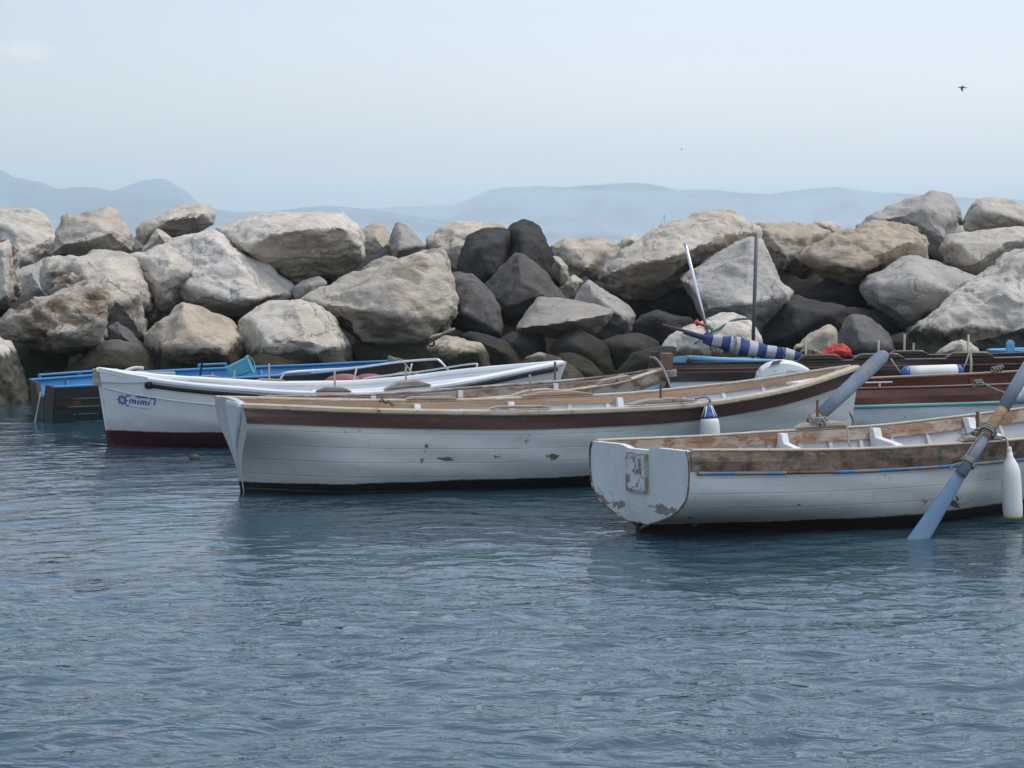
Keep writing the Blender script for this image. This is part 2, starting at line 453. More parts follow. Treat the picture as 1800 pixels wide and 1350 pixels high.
# ------------------------------------------------------------------ water
def make_water():
    t = NT('sea_water'); v = t.coord()
    n1 = t.noise(t.coord((1.0, 1.8, 1.0)), 3.6, 3, 0.5, 0.8)
    n2 = t.noise(t.coord((1.0, 2.0, 1.0)), 10.0, 2, 0.5, 0.5)
    gust = t.ramp(t.noise(v, 0.35, 3), 0.35, 0.65, 0.55, 1.15)
    lee = t.ramp(t.axis(1), 9.5, 13.8, 1.0, 0.36, True)
    gust = t.math('MULTIPLY', gust, lee)
    hgt = t.math('MULTIPLY', t.math('ADD', n1, t.math('MULTIPLY', n2, 0.15)), gust)
    nb = t.bump(hgt, 0.48, 0.085)
    t.b.inputs['IOR'].default_value = 1.45
    murk = t.mix(t.noise(v, 0.25, 3), (0.020, 0.048, 0.067), (0.030, 0.064, 0.087))
    m = t.done(murk, 0.02, nb, spec=0.5)
    xs = np.arange(-9.5, 9.501, 0.038)
    ys = [5.8]
    while ys[-1] < 27.5: ys.append(ys[-1] + 0.020 + 0.0011 * max(0, ys[-1] - 6))
    ys = np.array(ys)
    X, Y = np.meshgrid(xs, ys)
    r = np.random.RandomState(11)
    Z = np.zeros_like(X)
    wx = X + 0.25 * np.sin(Y * 0.9 + 1.1) + 0.18 * np.sin(Y * 2.1 + X * 0.7)
    wy = Y + 0.22 * np.sin(X * 1.1) + 0.12 * np.sin(X * 2.7 + Y * 0.8 + 0.4)
    for i in range(70):
        lam = math.exp(r.uniform(math.log(0.13), math.log(1.5)))
        ang = r.normal(math.radians(100), math.radians(38))
        k = 2 * math.pi / lam
        slope = 0.028 * (1.1 if lam < .5 else 0.5)
        ph = k * (math.cos(ang) * wx + math.sin(ang) * wy) + r.uniform(0, 6.28)
        c = np.sin(ph)
        env = 0.65 + 0.55 * np.sin(X * r.uniform(.3, 1.1) + Y * r.uniform(.2, .9) + r.uniform(0, 6.28))
        Z += slope / k * env * (c + 0.30 * np.cos(2 * ph))
    calm = np.interp(Y, [6, 10, 12.3, 15, 20, 28], [1.05, 0.9, 0.55, 0.40, 0.38, 0.4])
    Z *= calm
    edge = np.clip(np.minimum.reduce([X + 9.5, 9.5 - X, Y - 5.8, 27.4 - Y]) / 0.5, 0, 1)
    Z *= edge
    nx, ny = len(xs), len(ys)
    verts = np.stack([X.ravel(), Y.ravel(), Z.ravel()], 1)
    idx = np.arange(nx * ny).reshape(ny, nx)
    q = np.stack([idx[:-1, :-1].ravel(), idx[:-1, 1:].ravel(), idx[1:, 1:].ravel(), idx[1:, :-1].ravel()], 1)
    n0 = nx * ny
    x0, x1, y0, y1 = xs[0], xs[-1], ys[0], ys[-1]
    B = 9000.0; yb = -80.0; yf = 9500.0
    o = np.array([[-B, yb, 0], [B, yb, 0], [B, yf, 0], [-B, yf, 0]])
    c = [int(idx[0, 0]), int(idx[0, -1]), int(idx[-1, -1]), int(idx[-1, 0])]
    q2 = np.array([[n0, n0 + 1, c[1], c[0]], [n0 + 1, n0 + 2, c[2], c[1]], [n0 + 2, n0 + 3, c[3], c[2]], [n0 + 3, n0, c[0], c[3]]])
    allv = np.vstack([verts, o]); allq = np.vstack([q, q2])
    me = bpy.data.meshes.new('sea_water')
    me.vertices.add(len(allv)); me.vertices.foreach_set('co', allv.ravel())
    me.loops.add(allq.size); me.loops.foreach_set('vertex_index', allq.ravel().astype(np.int32))
    me.polygons.add(len(allq)); me.polygons.foreach_set('loop_start', np.arange(0, allq.size, 4, dtype=np.int32))
    me.polygons.foreach_set('use_smooth', np.ones(len(allq), dtype=bool))
    me.update(calc_edges=True); me.validate()
    me.materials.append(m)
    ob = bpy.data.objects.new('sea', me); COL.objects.link(ob)
    tag(ob, 'rippled blue grey harbour water', kind='structure')
make_water()

# ------------------------------------------------------------------ far mountains and haze
def make_range(name, label, sky, D, depth, seed, col):
    """sky: skyline as (x, y) photo pixels; the ridge stands at distance D and falls away to both sides."""
    t = NT(name); v = t.coord()
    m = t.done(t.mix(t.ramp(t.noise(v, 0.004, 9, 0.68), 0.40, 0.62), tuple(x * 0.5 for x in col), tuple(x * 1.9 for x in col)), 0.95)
    sx = np.array([P(x, y, D).x for x, y in sky]); sz = np.array([P(x, y, D).z for x, y in sky])
    xs = np.linspace(sx[0], sx[-1], 700); ridge = np.interp(xs, sx, sz)
    ridge = np.convolve(np.pad(ridge, 2, mode='edge'), np.ones(5) / 5, mode='valid')
    rows = np.linspace(-1, 1, 41); V = []; Fc = []
    for k in rows:
        p = np.stack([xs * 0.0075, np.full_like(xs, k * 4), np.zeros_like(xs)], 1)
        prof = (1 - abs(k)) ** 1.15
        n = fbm(p, seed, 5) * 0.22 * ridge * (abs(k) * (1 - abs(k)) * 4)
        tree = fbm(p * np.array([9, 1, 1]), seed + 9, 3) * 1.0
        z = np.maximum(ridge * prof + n + tree * (1 - abs(k)), -0.5) if abs(k) < 1 else np.full_like(xs, -0.6)
        yy = D + k * depth + fbm(p * 0.5 + 3, seed + 5, 3) * depth * 0.1 * (1 if 0 < abs(k) < 1 else 0)
        V += [(a, b, c) for a, b, c in zip(xs, yy, z)]
    n = len(xs)
    for i in range(len(rows) - 1):
        for j in range(n - 1): Fc.append((i * n + j, i * n + j + 1, (i + 1) * n + j + 1, (i + 1) * n + j))
    o = mesh_obj(name, V, Fc, m, smooth=True)
    tag(o, label, kind='structure')
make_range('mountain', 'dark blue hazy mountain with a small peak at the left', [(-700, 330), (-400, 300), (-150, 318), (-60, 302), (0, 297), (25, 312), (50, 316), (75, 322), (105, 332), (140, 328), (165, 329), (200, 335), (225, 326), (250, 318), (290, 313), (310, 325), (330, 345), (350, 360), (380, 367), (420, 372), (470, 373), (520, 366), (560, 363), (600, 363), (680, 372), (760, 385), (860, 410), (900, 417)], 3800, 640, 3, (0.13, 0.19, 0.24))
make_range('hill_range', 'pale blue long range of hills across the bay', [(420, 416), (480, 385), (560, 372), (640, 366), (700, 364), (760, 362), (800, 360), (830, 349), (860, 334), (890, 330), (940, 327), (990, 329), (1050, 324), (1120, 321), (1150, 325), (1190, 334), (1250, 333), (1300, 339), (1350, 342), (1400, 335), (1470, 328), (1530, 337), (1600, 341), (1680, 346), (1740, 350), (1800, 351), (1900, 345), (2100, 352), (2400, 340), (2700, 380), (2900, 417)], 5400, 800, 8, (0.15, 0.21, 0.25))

hz = NT('air_haze'); hz.n.remove(hz.b)
pv = hz.n.new('ShaderNodeVolumePrincipled')
pv.inputs['Color'].default_value = (0.88, 0.975, 1.0, 1)
pv.inputs['Density'].default_value = 0.00036
pv.inputs['Anisotropy'].default_value = 0.2
hz.l.new(pv.outputs[0], hz.out.inputs['Volume'])
b = MB().add(box((0, 4750, 86.0), (18400, 9900, 177.0)))
tag(b.build('haze', hz.m), 'thin blue sea haze', kind='stuff')

# ------------------------------------------------------------------ breakwater
ROCK = {
    'pale': mat_rock('limestone_pale', (0.69, 0.625, 0.545), (0.58, 0.52, 0.445), (0.26, 0.17, 0.09), 0.25),
    'tan': mat_rock('limestone_tan', (0.62, 0.535, 0.43), (0.49, 0.41, 0.325), (0.24, 0.15, 0.075), 0.45),
    'pitted': mat_rock('limestone_pitted', (0.69, 0.625, 0.54), (0.57, 0.505, 0.42), (0.17, 0.10, 0.045), 0.55, pit=1.0),
    'honeycomb': mat_rock('limestone_honeycomb', (0.58, 0.51, 0.42), (0.40, 0.32, 0.23), (0.20, 0.125, 0.06), 1.0, pit=1.6),
    'grey': mat_rock('limestone_grey', (0.49, 0.45, 0.405), (0.39, 0.355, 0.315), (0.20, 0.14, 0.09), 0.12),
    'slate': mat_rock('lava_grey', (0.165, 0.153, 0.142), (0.11, 0.103, 0.096), (0.1, 0.08, 0.06), 0.1, crack=0.3),
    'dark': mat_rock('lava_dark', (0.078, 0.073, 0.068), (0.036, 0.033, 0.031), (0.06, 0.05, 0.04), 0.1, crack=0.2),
    'big': mat_rock('limestone_high_tide', (0.69, 0.625, 0.545), (0.58, 0.52, 0.445), (0.25, 0.17, 0.09), 0.2, algae_top=0.86),
}

def core():
    xs = np.linspace(-30, 30, 481); ys = np.linspace(25.2, 42, 136)
    X, Y = np.meshgrid(xs, ys)
    Z = np.interp(Y, [25.2, 26.5, 28, 30, 32.2, 36, 42], [-1.0, -0.3, 0.40, 1.15, 1.95, 1.95, -0.8])
    p = np.stack([X.ravel() * 0.9, Y.ravel() * 0.9, np.zeros(X.size)], 1)
    Z = Z + (-0.5 * np.abs(fbm(p * 1.3, 4, 3)) + 0.06 * fbm(p * 4, 6, 2) - 0.08).reshape(Z.shape)
    Z = np.maximum(Z, -0.9)
    n = len(xs); V = list(zip(X.ravel(), Y.ravel(), Z.ravel()))
    Fc = [(i * n + j, i * n + j + 1, (i + 1) * n + j + 1, (i + 1) * n + j) for i in range(len(ys) - 1) for j in range(n - 1)]
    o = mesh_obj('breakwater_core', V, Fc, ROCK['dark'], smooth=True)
    tag(o, 'dark rubble filling the breakwater behind the boulders', kind='structure')
core()

def boulder(kind, D, outline, ridge, label, rough=1.0, k=0.30, seed=None, thick=0.55, base=False):
    """outline: visible silhouette in photo pixels at distance D, leaning back by k metres per metre of height;
    ridge: (x, y, metres in front) for the edges and corners where its faces meet."""
    seed = seed or int(outline[0][0] * 7 + outline[0][1] * 13 + D * 10) % 9973
    q = [P(x, y, D) for x, y in outline]
    zc = sum(p.z for p in q) / len(q)
    pts = []
    for (x, y), p in zip(outline, q): pts.append(P(x, y, D + k * (p.z - zc)))
    for x, y, f in ridge:
        p = P(x, y, D); pts.append(P(x, y, D + k * (p.z - zc) - f))
    w = max(p.x for p in q) - min(p.x for p in q); h = max(p.z for p in q) - min(p.z for p in q)
    cx = sum(p.x for p in q) / len(q)
    if not ridge:
        pts.append(Vector((cx - 0.12 * w, D - 0.32 * min(w, h) - 0.1, zc + 0.12 * h)))
        pts.append(Vector((cx + 0.18 * w, D - 0.28 * min(w, h) - 0.1, zc - 0.08 * h)))
    back = thick * (w + h) * 0.6
    for p in q: pts.append(Vector((cx + (p.x - cx) * 0.72, p.y + back, zc + (p.z - zc) * 0.72)))
    if base:
        for p in q:
            if p.z < zc: pts.append(Vector((p.x, D - 0.1, -0.55)))
    bm = bmesh.new()
    for p in pts: bm.verts.new(p)
    r = bmesh.ops.convex_hull(bm, input=bm.verts)
    loose = [v for v in bm.verts if not v.link_faces]
    bmesh.ops.delete(bm, geom=loose, context='VERTS')
    me = bpy.data.meshes.new('tmp'); bm.to_mesh(me); bm.free()
    ob = bpy.data.objects.new('tmp', me); COL.objects.link(ob)
    md = ob.modifiers.new('r', 'REMESH'); md.mode = 'VOXEL'; md.voxel_size = 0.032 if max(w, h) > 0.9 else 0.025
    md.use_smooth_shade = True
    sm = ob.modifiers.new('s', 'SMOOTH'); sm.factor = 0.5; sm.iterations = 2
    dg = bpy.context.evaluated_depsgraph_get()
    me2 = bpy.data.meshes.new_from_object(ob.evaluated_get(dg))
    bpy.data.objects.remove(ob); bpy.data.meshes.remove(me)
    n = len(me2.vertices)
    co = np.empty(n * 3); me2.vertices.foreach_get('co', co); co = co.reshape(-1, 3)
    no = np.empty(n * 3); me2.vertices.foreach_get('normal', no); no = no.reshape(-1, 3)
    s = min(1.0, 0.35 + 0.35 * min(w, h)) * rough
    a = co * 1.0 + seed * 0.37
    lo = fbm(a * 0.9, seed, 3)
    ridged = 1 - np.abs(fbm(a * 1.7 + 0.5 * lo[:, None], seed + 3, 4))
    tilt = np.array([[.93, .2, .3], [-.2, .97, .1], [-.3, -.1, .95]])
    steps = fbm((a @ tilt) * np.array([0.8, 0.8, 2.4]) * 1.5, seed + 6, 3)
    fl = np.floor(steps * 3.0); fr = steps * 3.0 - fl
    steps = (fl + np.clip((fr - .35) / .3, 0, 1)) / 3.0
    fine = fbm(a * 5.5, seed + 9, 5, 0.6)
    d = 0.06 * lo + 0.040 * (ridged - 0.6) + 0.060 * steps + 0.020 * fine
    pit = np.zeros(n)
    if kind in ('pitted', 'honeycomb'):
        pits = fbm((a @ tilt) * np.array([1.6, 1.6, 4.2]), seed + 21, 4, 0.6)
        where = np.clip(vnoise(a * 0.7, seed + 30) * 2.2 + 0.3, 0.0, 1)
        pit = np.clip((pits - 0.10) / 0.35, 0, 1) * where
        if rough > 1.4: pit = np.clip((pits + 0.22) / 0.4, 0, 1) * np.clip(vnoise(a * 0.9, seed + 31) * 1.5 + 0.85, 0, 1)
        d = d * 0.8 - (0.065 if rough < 1.4 else 0.040) * pit * rough
    elif kind in ('tan', 'big', 'pale'):
        pits = fbm((a @ tilt) * np.array([2.4, 2.4, 5.0]), seed + 21, 4, 0.6)
        d -= 0.05 * np.clip((pits - 0.35) / 0.3, 0, 1)
    if kind in ('dark', 'slate'): d = 0.06 * lo + 0.045 * (ridged - 0.6) + 0.03 * steps + 0.022 * fine
    co = co + no * (d * s)[:, None]
    c0 = np.array([cx, co[:, 1].mean(), co[:, 2].min()])
    me2.vertices.foreach_set('co', (co - c0).ravel())
    me2.polygons.foreach_set('use_smooth', np.ones(len(me2.polygons), dtype=bool))
    me2.update(); me2.name = 'boulder'
    if pit.any():
        me2.attributes.new('pit', 'FLOAT', 'POINT').data.foreach_set('value', pit.astype(np.float32))
    me2.materials.clear(); me2.materials.append(ROCK[kind])
    o = bpy.data.objects.new('boulder', me2); o.location = c0; COL.objects.link(o)
    return tag(o, label, 'boulder', 'boulders of the breakwater')

B = boulder
# skyline row, left to right
B('pale', 33, [(-60, 372), (0, 366), (45, 370), (62, 372), (90, 410), (105, 425), (90, 470), (75, 500), (40, 530), (-60, 540)], [(20, 400, .6), (70, 430, .5), (40, 450, .7)], 'pale boulder on the skyline at the left edge of the rocks')
B('pale', 32, [(90, 405), (110, 378), (150, 370), (190, 367), (205, 372), (215, 395), (235, 410), (237, 445), (200, 455), (130, 455), (85, 450)], [(180, 380, .4), (195, 410, .8), (150, 425, .9), (110, 430, .6), (170, 395, .8)], 'pale cracked boulder with a squared right shoulder on the skyline')
B('tan', 33, [(237, 405), (260, 385), (310, 360), (345, 351), (372, 354), (383, 375), (378, 395), (350, 412), (300, 430), (260, 440), (240, 440)], [(300, 385, .8), (345, 378, .8), (260, 410, .4), (365, 375, .5)], 'long tilted boulder like a loaf, highest at the left of the skyline', k=0.05)
B('tan', 31.3, [(275, 400), (285, 405), (302, 418), (303, 440), (250, 445), (248, 440), (262, 415)], [(280, 412, .3)], 'small tan wedge stone leaning under the loaf shaped boulder')
B('pale', 30.4, [(375, 400), (420, 385), (470, 378), (520, 375), (580, 369), (605, 370), (630, 395), (641, 420), (643, 465), (630, 475), (590, 485), (520, 497), (490, 480), (450, 445), (420, 425)], [(436, 435, 1.2), (480, 412, 1.4), (600, 398, 1.1), (632, 412, .6), (540, 402, 1.4), (640, 450, .5)], 'long flat topped slab overhanging with a brown shaded underside', k=0.0)
B('tan', 33, [(636, 405), (655, 395), (675, 396), (685, 410), (688, 440), (683, 455), (645, 470), (632, 440)], [(660, 415, .4), (680, 445, .4)], 'small tan block wedged right of the overhanging slab')
B('grey', 32.4, [(687, 405), (692, 392), (700, 388), (712, 395), (725, 410), (735, 412), (752, 430), (745, 450), (690, 465), (680, 435)], [(705, 408, .4), (700, 440, .6), (735, 432, .4)], 'grey pointed boulder like a small pyramid on the skyline')
B('tan', 32.5, [(745, 425), (755, 412), (780, 405), (785, 395), (815, 390), (850, 392), (890, 400), (910, 420), (850, 480), (800, 510), (780, 470), (755, 440)], [(800, 410, .4), (790, 435, .5), (850, 420, .5)], 'cream boulder behind the round black rock')
B('dark', 30.3, [(804, 470), (810, 440), (825, 415), (850, 402), (885, 401), (900, 406), (900, 520), (860, 530), (806, 500)], [(840, 435, .8), (870, 430, .9), (860, 480, .9)], 'large rounded black boulder on the skyline', thick=.4)
B('dark', 30.5, [(895, 402), (905, 393), (920, 390), (945, 395), (955, 410), (960, 435), (972, 458), (970, 485), (940, 510), (890, 520), (890, 430)], [(915, 410, .6), (940, 425, .6), (920, 470, .9)], 'black block split off to the right of the rounded black boulder', thick=.4)
B('tan', 32, [(962, 430), (990, 417), (1010, 420), (1040, 416), (1070, 420), (1087, 435), (1090, 475), (1060, 500), (1030, 510), (1000, 500), (970, 465)], [(1010, 435, .5), (1060, 440, .5), (1030, 470, .8)], 'tan boulder with a black stain right of the black rocks')
B('pitted', 31, [(968, 448), (985, 450), (1000, 468), (1004, 490), (985, 505), (970, 485)], [(985, 465, .3)], 'small pitted tan stone squeezed beside the black block')
B('tan', 30.4, [(980, 505), (1008, 480), (1028, 495), (1015, 530), (990, 535)], [(1005, 495, .3)], 'small tan stone low in the gap below the stained boulder')
B('pale', 33, [(1085, 432), (1100, 418), (1115, 410), (1125, 422), (1130, 445), (1085, 450)], [(1110, 420, .3)], 'small pale peak stone left of the great tan slab')
B('tan', 29.8, [(1048, 490), (1065, 465), (1095, 440), (1130, 418), (1160, 400), (1200, 388), (1250, 372), (1290, 368), (1310, 380), (1332, 405), (1325, 430), (1280, 450), (1230, 475), (1190, 505), (1150, 525), (1110, 525), (1070, 508)], [(1075, 478, .8), (1110, 465, 1.4), (1170, 455, 1.5), (1200, 418, 1.1), (1270, 405, 1.0), (1240, 432, 1.2), (1320, 408, .5)], 'great tan slab rising to the right with pick marks along its top', k=0.1)
B('tan', 31.5, [(1318, 395), (1330, 388), (1380, 392), (1430, 393), (1462, 405), (1455, 435), (1430, 470), (1390, 490), (1370, 490), (1345, 455), (1330, 425)], [(1360, 418, .5), (1410, 415, .7), (1385, 460, .8)], 'broad tan grey boulder behind the tops of the masts')
B('tan', 33, [(1425, 397), (1432, 388), (1465, 388), (1479, 398), (1482, 420), (1430, 420)], [(1450, 398, .3)], 'small flat stone on the skyline right of the masts')
B('grey', 32.3, [(1495, 400), (1520, 380), (1580, 355), (1620, 340), (1640, 333), (1668, 338), (1680, 360), (1688, 400), (1692, 425), (1670, 460), (1650, 470), (1620, 450), (1590, 420)], [(1620, 368, .7), (1670, 375, .5), (1662, 420, .7), (1580, 378, .6)], 'tall grey boulder with fluted right side, the highest on the skyline')
B('pale', 33, [(1690, 395), (1705, 360), (1718, 347), (1750, 348), (1780, 360), (1810, 370), (1850, 378), (1850, 420), (1700, 420)], [(1730, 370, .5), (1785, 385, .6)], 'pale grey boulder at the right end of the skyline')
B('tan', 33.2, [(60, 425), (95, 405), (112, 440), (105, 475), (70, 480)], [(88, 430, .3)], 'small tan stone deep between the first two skyline boulders')
B('pale', 33, [(225, 425), (250, 415), (275, 430), (275, 465), (235, 470)], [(250, 435, .3)], 'small pale stone in the notch left of the loaf shaped boulder')
B('grey', 31.8, [(375, 410), (400, 408), (450, 440), (500, 480), (470, 500), (400, 470)], [(430, 450, .2)], 'grey stone in the dark slot under the left end of the overhanging slab')
# middle row
B('pitted', 29.5, [(-60, 415), (15, 415), (24, 430), (25, 480), (28, 520), (20, 545), (-60, 560)], [(5, 440, .5), (12, 520, .5)], 'ochre pitted boulder cut by the left edge, half way up')
B('grey', 31, [(8, 490), (40, 465), (85, 450), (95, 500), (90, 535), (35, 550), (8, 540)], [(55, 480, .4), (70, 505, .4)], 'squarish grey stone in the shade left of the pitted boulders')
B('pitted', 28.8, [(72, 470), (80, 452), (120, 443), (160, 440), (185, 450), (215, 450), (240, 460), (258, 490), (268, 520), (268, 545), (262, 590), (240, 605), (205, 585), (150, 560), (90, 530), (72, 500)], [(85, 470, .6), (190, 460, .6), (250, 515, .7), (200, 530, 1.1), (100, 515, .8), (215, 540, 1.0), (252, 545, .6), (248, 590, .4)], 'big pale boulder dotted with brown pits, above the dark pitted wedge', rough=1.25)
B('pale', 29.5, [(215, 450), (245, 445), (270, 432), (300, 425), (335, 445), (350, 460), (354, 490), (335, 525), (310, 540), (290, 555), (262, 570), (255, 540), (235, 480)], [(300, 455, .8), (325, 490, .6), (280, 500, .9), (285, 540, .5), (335, 475, .6)], 'pale grey boulder between the pitted boulder and the big pale triangle')
B('pale', 29.6, [(262, 437), (300, 418), (365, 405), (385, 410), (420, 440), (480, 475), (515, 505), (522, 522), (510, 533), (440, 550), (415, 556), (330, 545), (310, 530), (330, 470)], [(370, 414, .5), (400, 440, .8), (430, 480, .9), (440, 527, 1.0), (355, 520, .9), (505, 515, .4)], 'big smooth pale triangular boulder above the white boat')
B('grey', 31.4, [(625, 482), (650, 462), (682, 453), (705, 460), (700, 480), (650, 492)], [(660, 472, .2)], 'thin grey sliver of stone above the largest boulder')
B('grey', 29.3, [(512, 508), (540, 490), (560, 486), (574, 497), (560, 525), (520, 530)], [(545, 500, .2)], 'little grey stone in the hole under the overhanging slab')
B('pitted', 27.3, [(512, 528), (560, 505), (600, 495), (640, 477), (700, 455), (760, 433), (780, 428), (789, 440), (793, 470), (800, 510), (803, 540), (798, 575), (780, 592), (740, 612), (700, 625), (650, 622), (615, 600), (570, 560)], [(690, 500, 1.0), (640, 505, .9), (605, 540, .9), (700, 555, 1.3), (782, 465, .5), (792, 560, .5), (745, 600, .5), (640, 600, .4), (762, 443, .5)], 'largest boulder, leaning slab with a rough pitted right end and grey left face', rough=1.0)
B('slate', 28, [(786, 482), (800, 477), (830, 480), (845, 495), (865, 525), (882, 560), (886, 592), (870, 603), (830, 590), (795, 575), (780, 530)], [(835, 508, .6), (815, 550, .7), (870, 580, .4)], 'smooth mid grey boulder right of the largest boulder')
B('slate', 29, [(848, 500), (870, 475), (890, 450), (905, 438), (925, 440), (945, 460), (970, 480), (990, 510), (1007, 532), (960, 560), (900, 580), (880, 570), (860, 530)], [(912, 448, .5), (915, 490, .9), (890, 540, .9), (960, 520, .7)], 'dark grey peaked boulder in front of the black rocks')
B('grey', 27.4, [(905, 578), (920, 550), (945, 523), (965, 527), (1000, 533), (1050, 534), (1082, 545), (1075, 562), (1050, 588), (980, 596), (920, 588)], [(912, 577, .6), (960, 572, .9), (1010, 563, 1.0), (1070, 552, .6), (945, 540, .4), (1040, 542, .5)], 'low grey boulder with a flat sloping top and dark underside', k=.6, rough=.8)
B('grey', 28.2, [(1005, 532), (1020, 500), (1033, 487), (1050, 495), (1075, 520), (1110, 545), (1121, 556), (1115, 582), (1095, 595), (1050, 597), (1035, 570), (1010, 548)], [(1036, 498, .4), (1050, 522, .6), (1090, 553, .7), (1035, 530, .5)], 'grey boulder with a chipped left corner leaning against the flat topped one', rough=.8)
B('grey', 28.3, [(1188, 490), (1220, 465), (1260, 445), (1320, 418), (1333, 420), (1342, 450), (1370, 480), (1392, 515), (1386, 530), (1350, 580), (1320, 600), (1290, 590), (1240, 572), (1225, 555), (1205, 515)], [(1212, 500, .6), (1320, 440, .6), (1310, 535, 1.1), (1378, 520, .6), (1240, 545, .8), (1260, 470, .7)], 'large square grey block behind the two masts')
B('tan', 29.9, [(1403, 452), (1425, 430), (1450, 410), (1500, 400), (1540, 385), (1580, 382), (1610, 390), (1630, 410), (1637, 440), (1630, 460), (1560, 475), (1530, 490), (1490, 503), (1445, 492), (1418, 475)], [(1425, 450, .8), (1470, 418, .8), (1495, 470, 1.2), (1540, 450, 1.0), (1600, 425, .8), (1505, 422, .9), (1440, 468, .8), (1500, 440, .7)], 'large lumpy tan boulder below the tall grey one', rough=1.3)
B('pale', 30.3, [(1652, 432), (1665, 415), (1720, 408), (1760, 405), (1850, 398), (1850, 430), (1790, 445), (1770, 482), (1740, 495), (1710, 498), (1685, 485), (1660, 465)], [(1680, 428, .7), (1775, 423, .9), (1720, 462, .9), (1690, 465, .6), (1720, 445, .6)], 'pale grey boulder with a folded front at the right edge, above the sloping slab')
B('grey', 28.8, [(1510, 505), (1525, 485), (1565, 472), (1590, 458), (1640, 458), (1680, 470), (1700, 490), (1745, 495), (1745, 515), (1700, 550), (1650, 582), (1610, 592), (1575, 565), (1540, 548), (1520, 525)], [(1540, 500, .7), (1590, 468, .5), (1620, 500, 1.1), (1600, 560, .6), (1680, 515, .8), (1550, 530, .7)], 'big rounded mid grey boulder left of the sloping slab')
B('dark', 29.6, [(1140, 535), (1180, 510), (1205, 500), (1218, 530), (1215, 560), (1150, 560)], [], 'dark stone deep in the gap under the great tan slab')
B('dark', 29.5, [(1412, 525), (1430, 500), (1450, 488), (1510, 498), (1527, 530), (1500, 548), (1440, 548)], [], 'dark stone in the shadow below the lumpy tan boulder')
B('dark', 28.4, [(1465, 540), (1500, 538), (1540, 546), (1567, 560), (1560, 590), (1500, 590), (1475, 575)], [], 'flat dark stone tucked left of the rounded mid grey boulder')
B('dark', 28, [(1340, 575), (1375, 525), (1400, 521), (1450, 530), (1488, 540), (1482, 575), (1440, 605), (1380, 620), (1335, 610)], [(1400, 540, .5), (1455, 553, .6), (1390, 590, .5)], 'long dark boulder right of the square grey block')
# water row
B('honeycomb', 26.2, [(-12, 572), (5, 555), (40, 530), (100, 510), (150, 498), (185, 500), (193, 515), (190, 550), (187, 608), (170, 618), (130, 622), (100, 627), (60, 607), (20, 597), (0, 587)], [(30, 555, .6), (90, 530, .8), (180, 512, .5), (182, 560, .6), (100, 588, 1.0), (50, 588, .6), (172, 602, .4)], 'dark brown pitted wedge shaped boulder at the far left', rough=1.45)
B('pale', 24.9, [(-90, 592), (0, 590), (15, 610), (22, 640), (35, 670), (46, 700), (46, 715), (-90, 715)], [(0, 618, .6), (18, 665, .5), (-20, 680, .8)], 'weedy boulder standing in the water at the left edge', base=True)
B('slate', 27.3, [(186, 572), (205, 564), (225, 575), (252, 605), (270, 630), (190, 635)], [(215, 590, .3)], 'grey stone filling the gap behind the dark mound')
B('slate', 25.8, [(100, 660), (140, 630), (180, 605), (205, 600), (240, 610), (265, 630), (284, 655), (288, 690), (100, 690)], [(205, 613, .5), (180, 640, .7), (250, 648, .5)], 'low dark mound of stone behind the blue boat stern', base=True)
B('dark', 26.6, [(0, 610), (60, 605), (120, 622), (115, 680), (40, 690), (30, 640)], [], 'black stone in the hollow under the brown pitted wedge', base=True)
B('tan', 26.2, [(246, 592), (275, 575), (300, 545), (318, 527), (350, 535), (400, 555), (422, 577), (437, 602), (440, 640), (430, 665), (260, 665), (246, 620)], [(320, 538, .6), (330, 580, .9), (298, 610, .9), (390, 610, .9), (418, 592, .4)], 'tan boulder with a ridge down its middle above the turquoise bucket', base=True)
B('pale', 26.4, [(413, 567), (430, 550), (480, 530), (535, 523), (570, 530), (592, 550), (611, 585), (623, 620), (622, 650), (560, 660), (440, 655), (432, 620), (423, 592)], [(440, 560, .5), (520, 540, .6), (548, 600, 1.0), (470, 600, .9), (600, 610, .6)], 'pale grey rounded boulder right of the tan ridged one, by the water', base=True)
B('dark', 25.4, [(428, 640), (455, 625), (490, 628), (520, 640), (535, 665), (428, 668)], [], 'low weed covered stone behind the blue boat middle', base=True)
B('dark', 26.7, [(610, 612), (700, 620), (755, 605), (768, 650), (630, 660)], [], 'black weedy stone under the largest boulder', base=True)
B('tan', 25.9, [(750, 610), (775, 592), (790, 588), (805, 595), (825, 605), (847, 602), (864, 625), (870, 655), (755, 665), (748, 635)], [(790, 603, .5), (842, 618, .6), (780, 635, .6)], 'tan topped stone with a weed band where the old mooring line is tied', base=True)
B('dark', 26.6, [(806, 590), (820, 582), (850, 590), (890, 600), (912, 620), (925, 655), (860, 660), (840, 630)], [(850, 600, .4), (890, 620, .4)], 'dark wedge of rock left of the white boat bow', base=True)
B('dark', 27, [(876, 597), (900, 585), (955, 584), (962, 602), (958, 625), (930, 645), (890, 645)], [], 'dark blunt stone under the flat topped grey boulder', base=True)
B('tan', 25, [(895, 645), (920, 625), (945, 617), (985, 621), (1012, 640), (1037, 672), (1032, 692), (900, 685)], [(945, 628, .4), (985, 640, .5)], 'low tan and black stone just behind the white boat bow', base=True)
B('dark', 26.6, [(965, 612), (990, 590), (1015, 581), (1040, 590), (1068, 612), (1085, 655), (970, 655)], [], 'black boulder behind the stem of the brown trimmed boat', base=True)
B('dark', 25.4, [(960, 645), (985, 620), (1010, 618), (1042, 635), (1065, 662), (1065, 685), (980, 685)], [], 'low black stone next to the tan and black one at the waterline', base=True)
B('dark', 26.8, [(1045, 602), (1080, 590), (1120, 588), (1157, 598), (1170, 618), (1155, 650), (1060, 650)], [], 'smooth black boulder left of the flat cream rock', base=True)
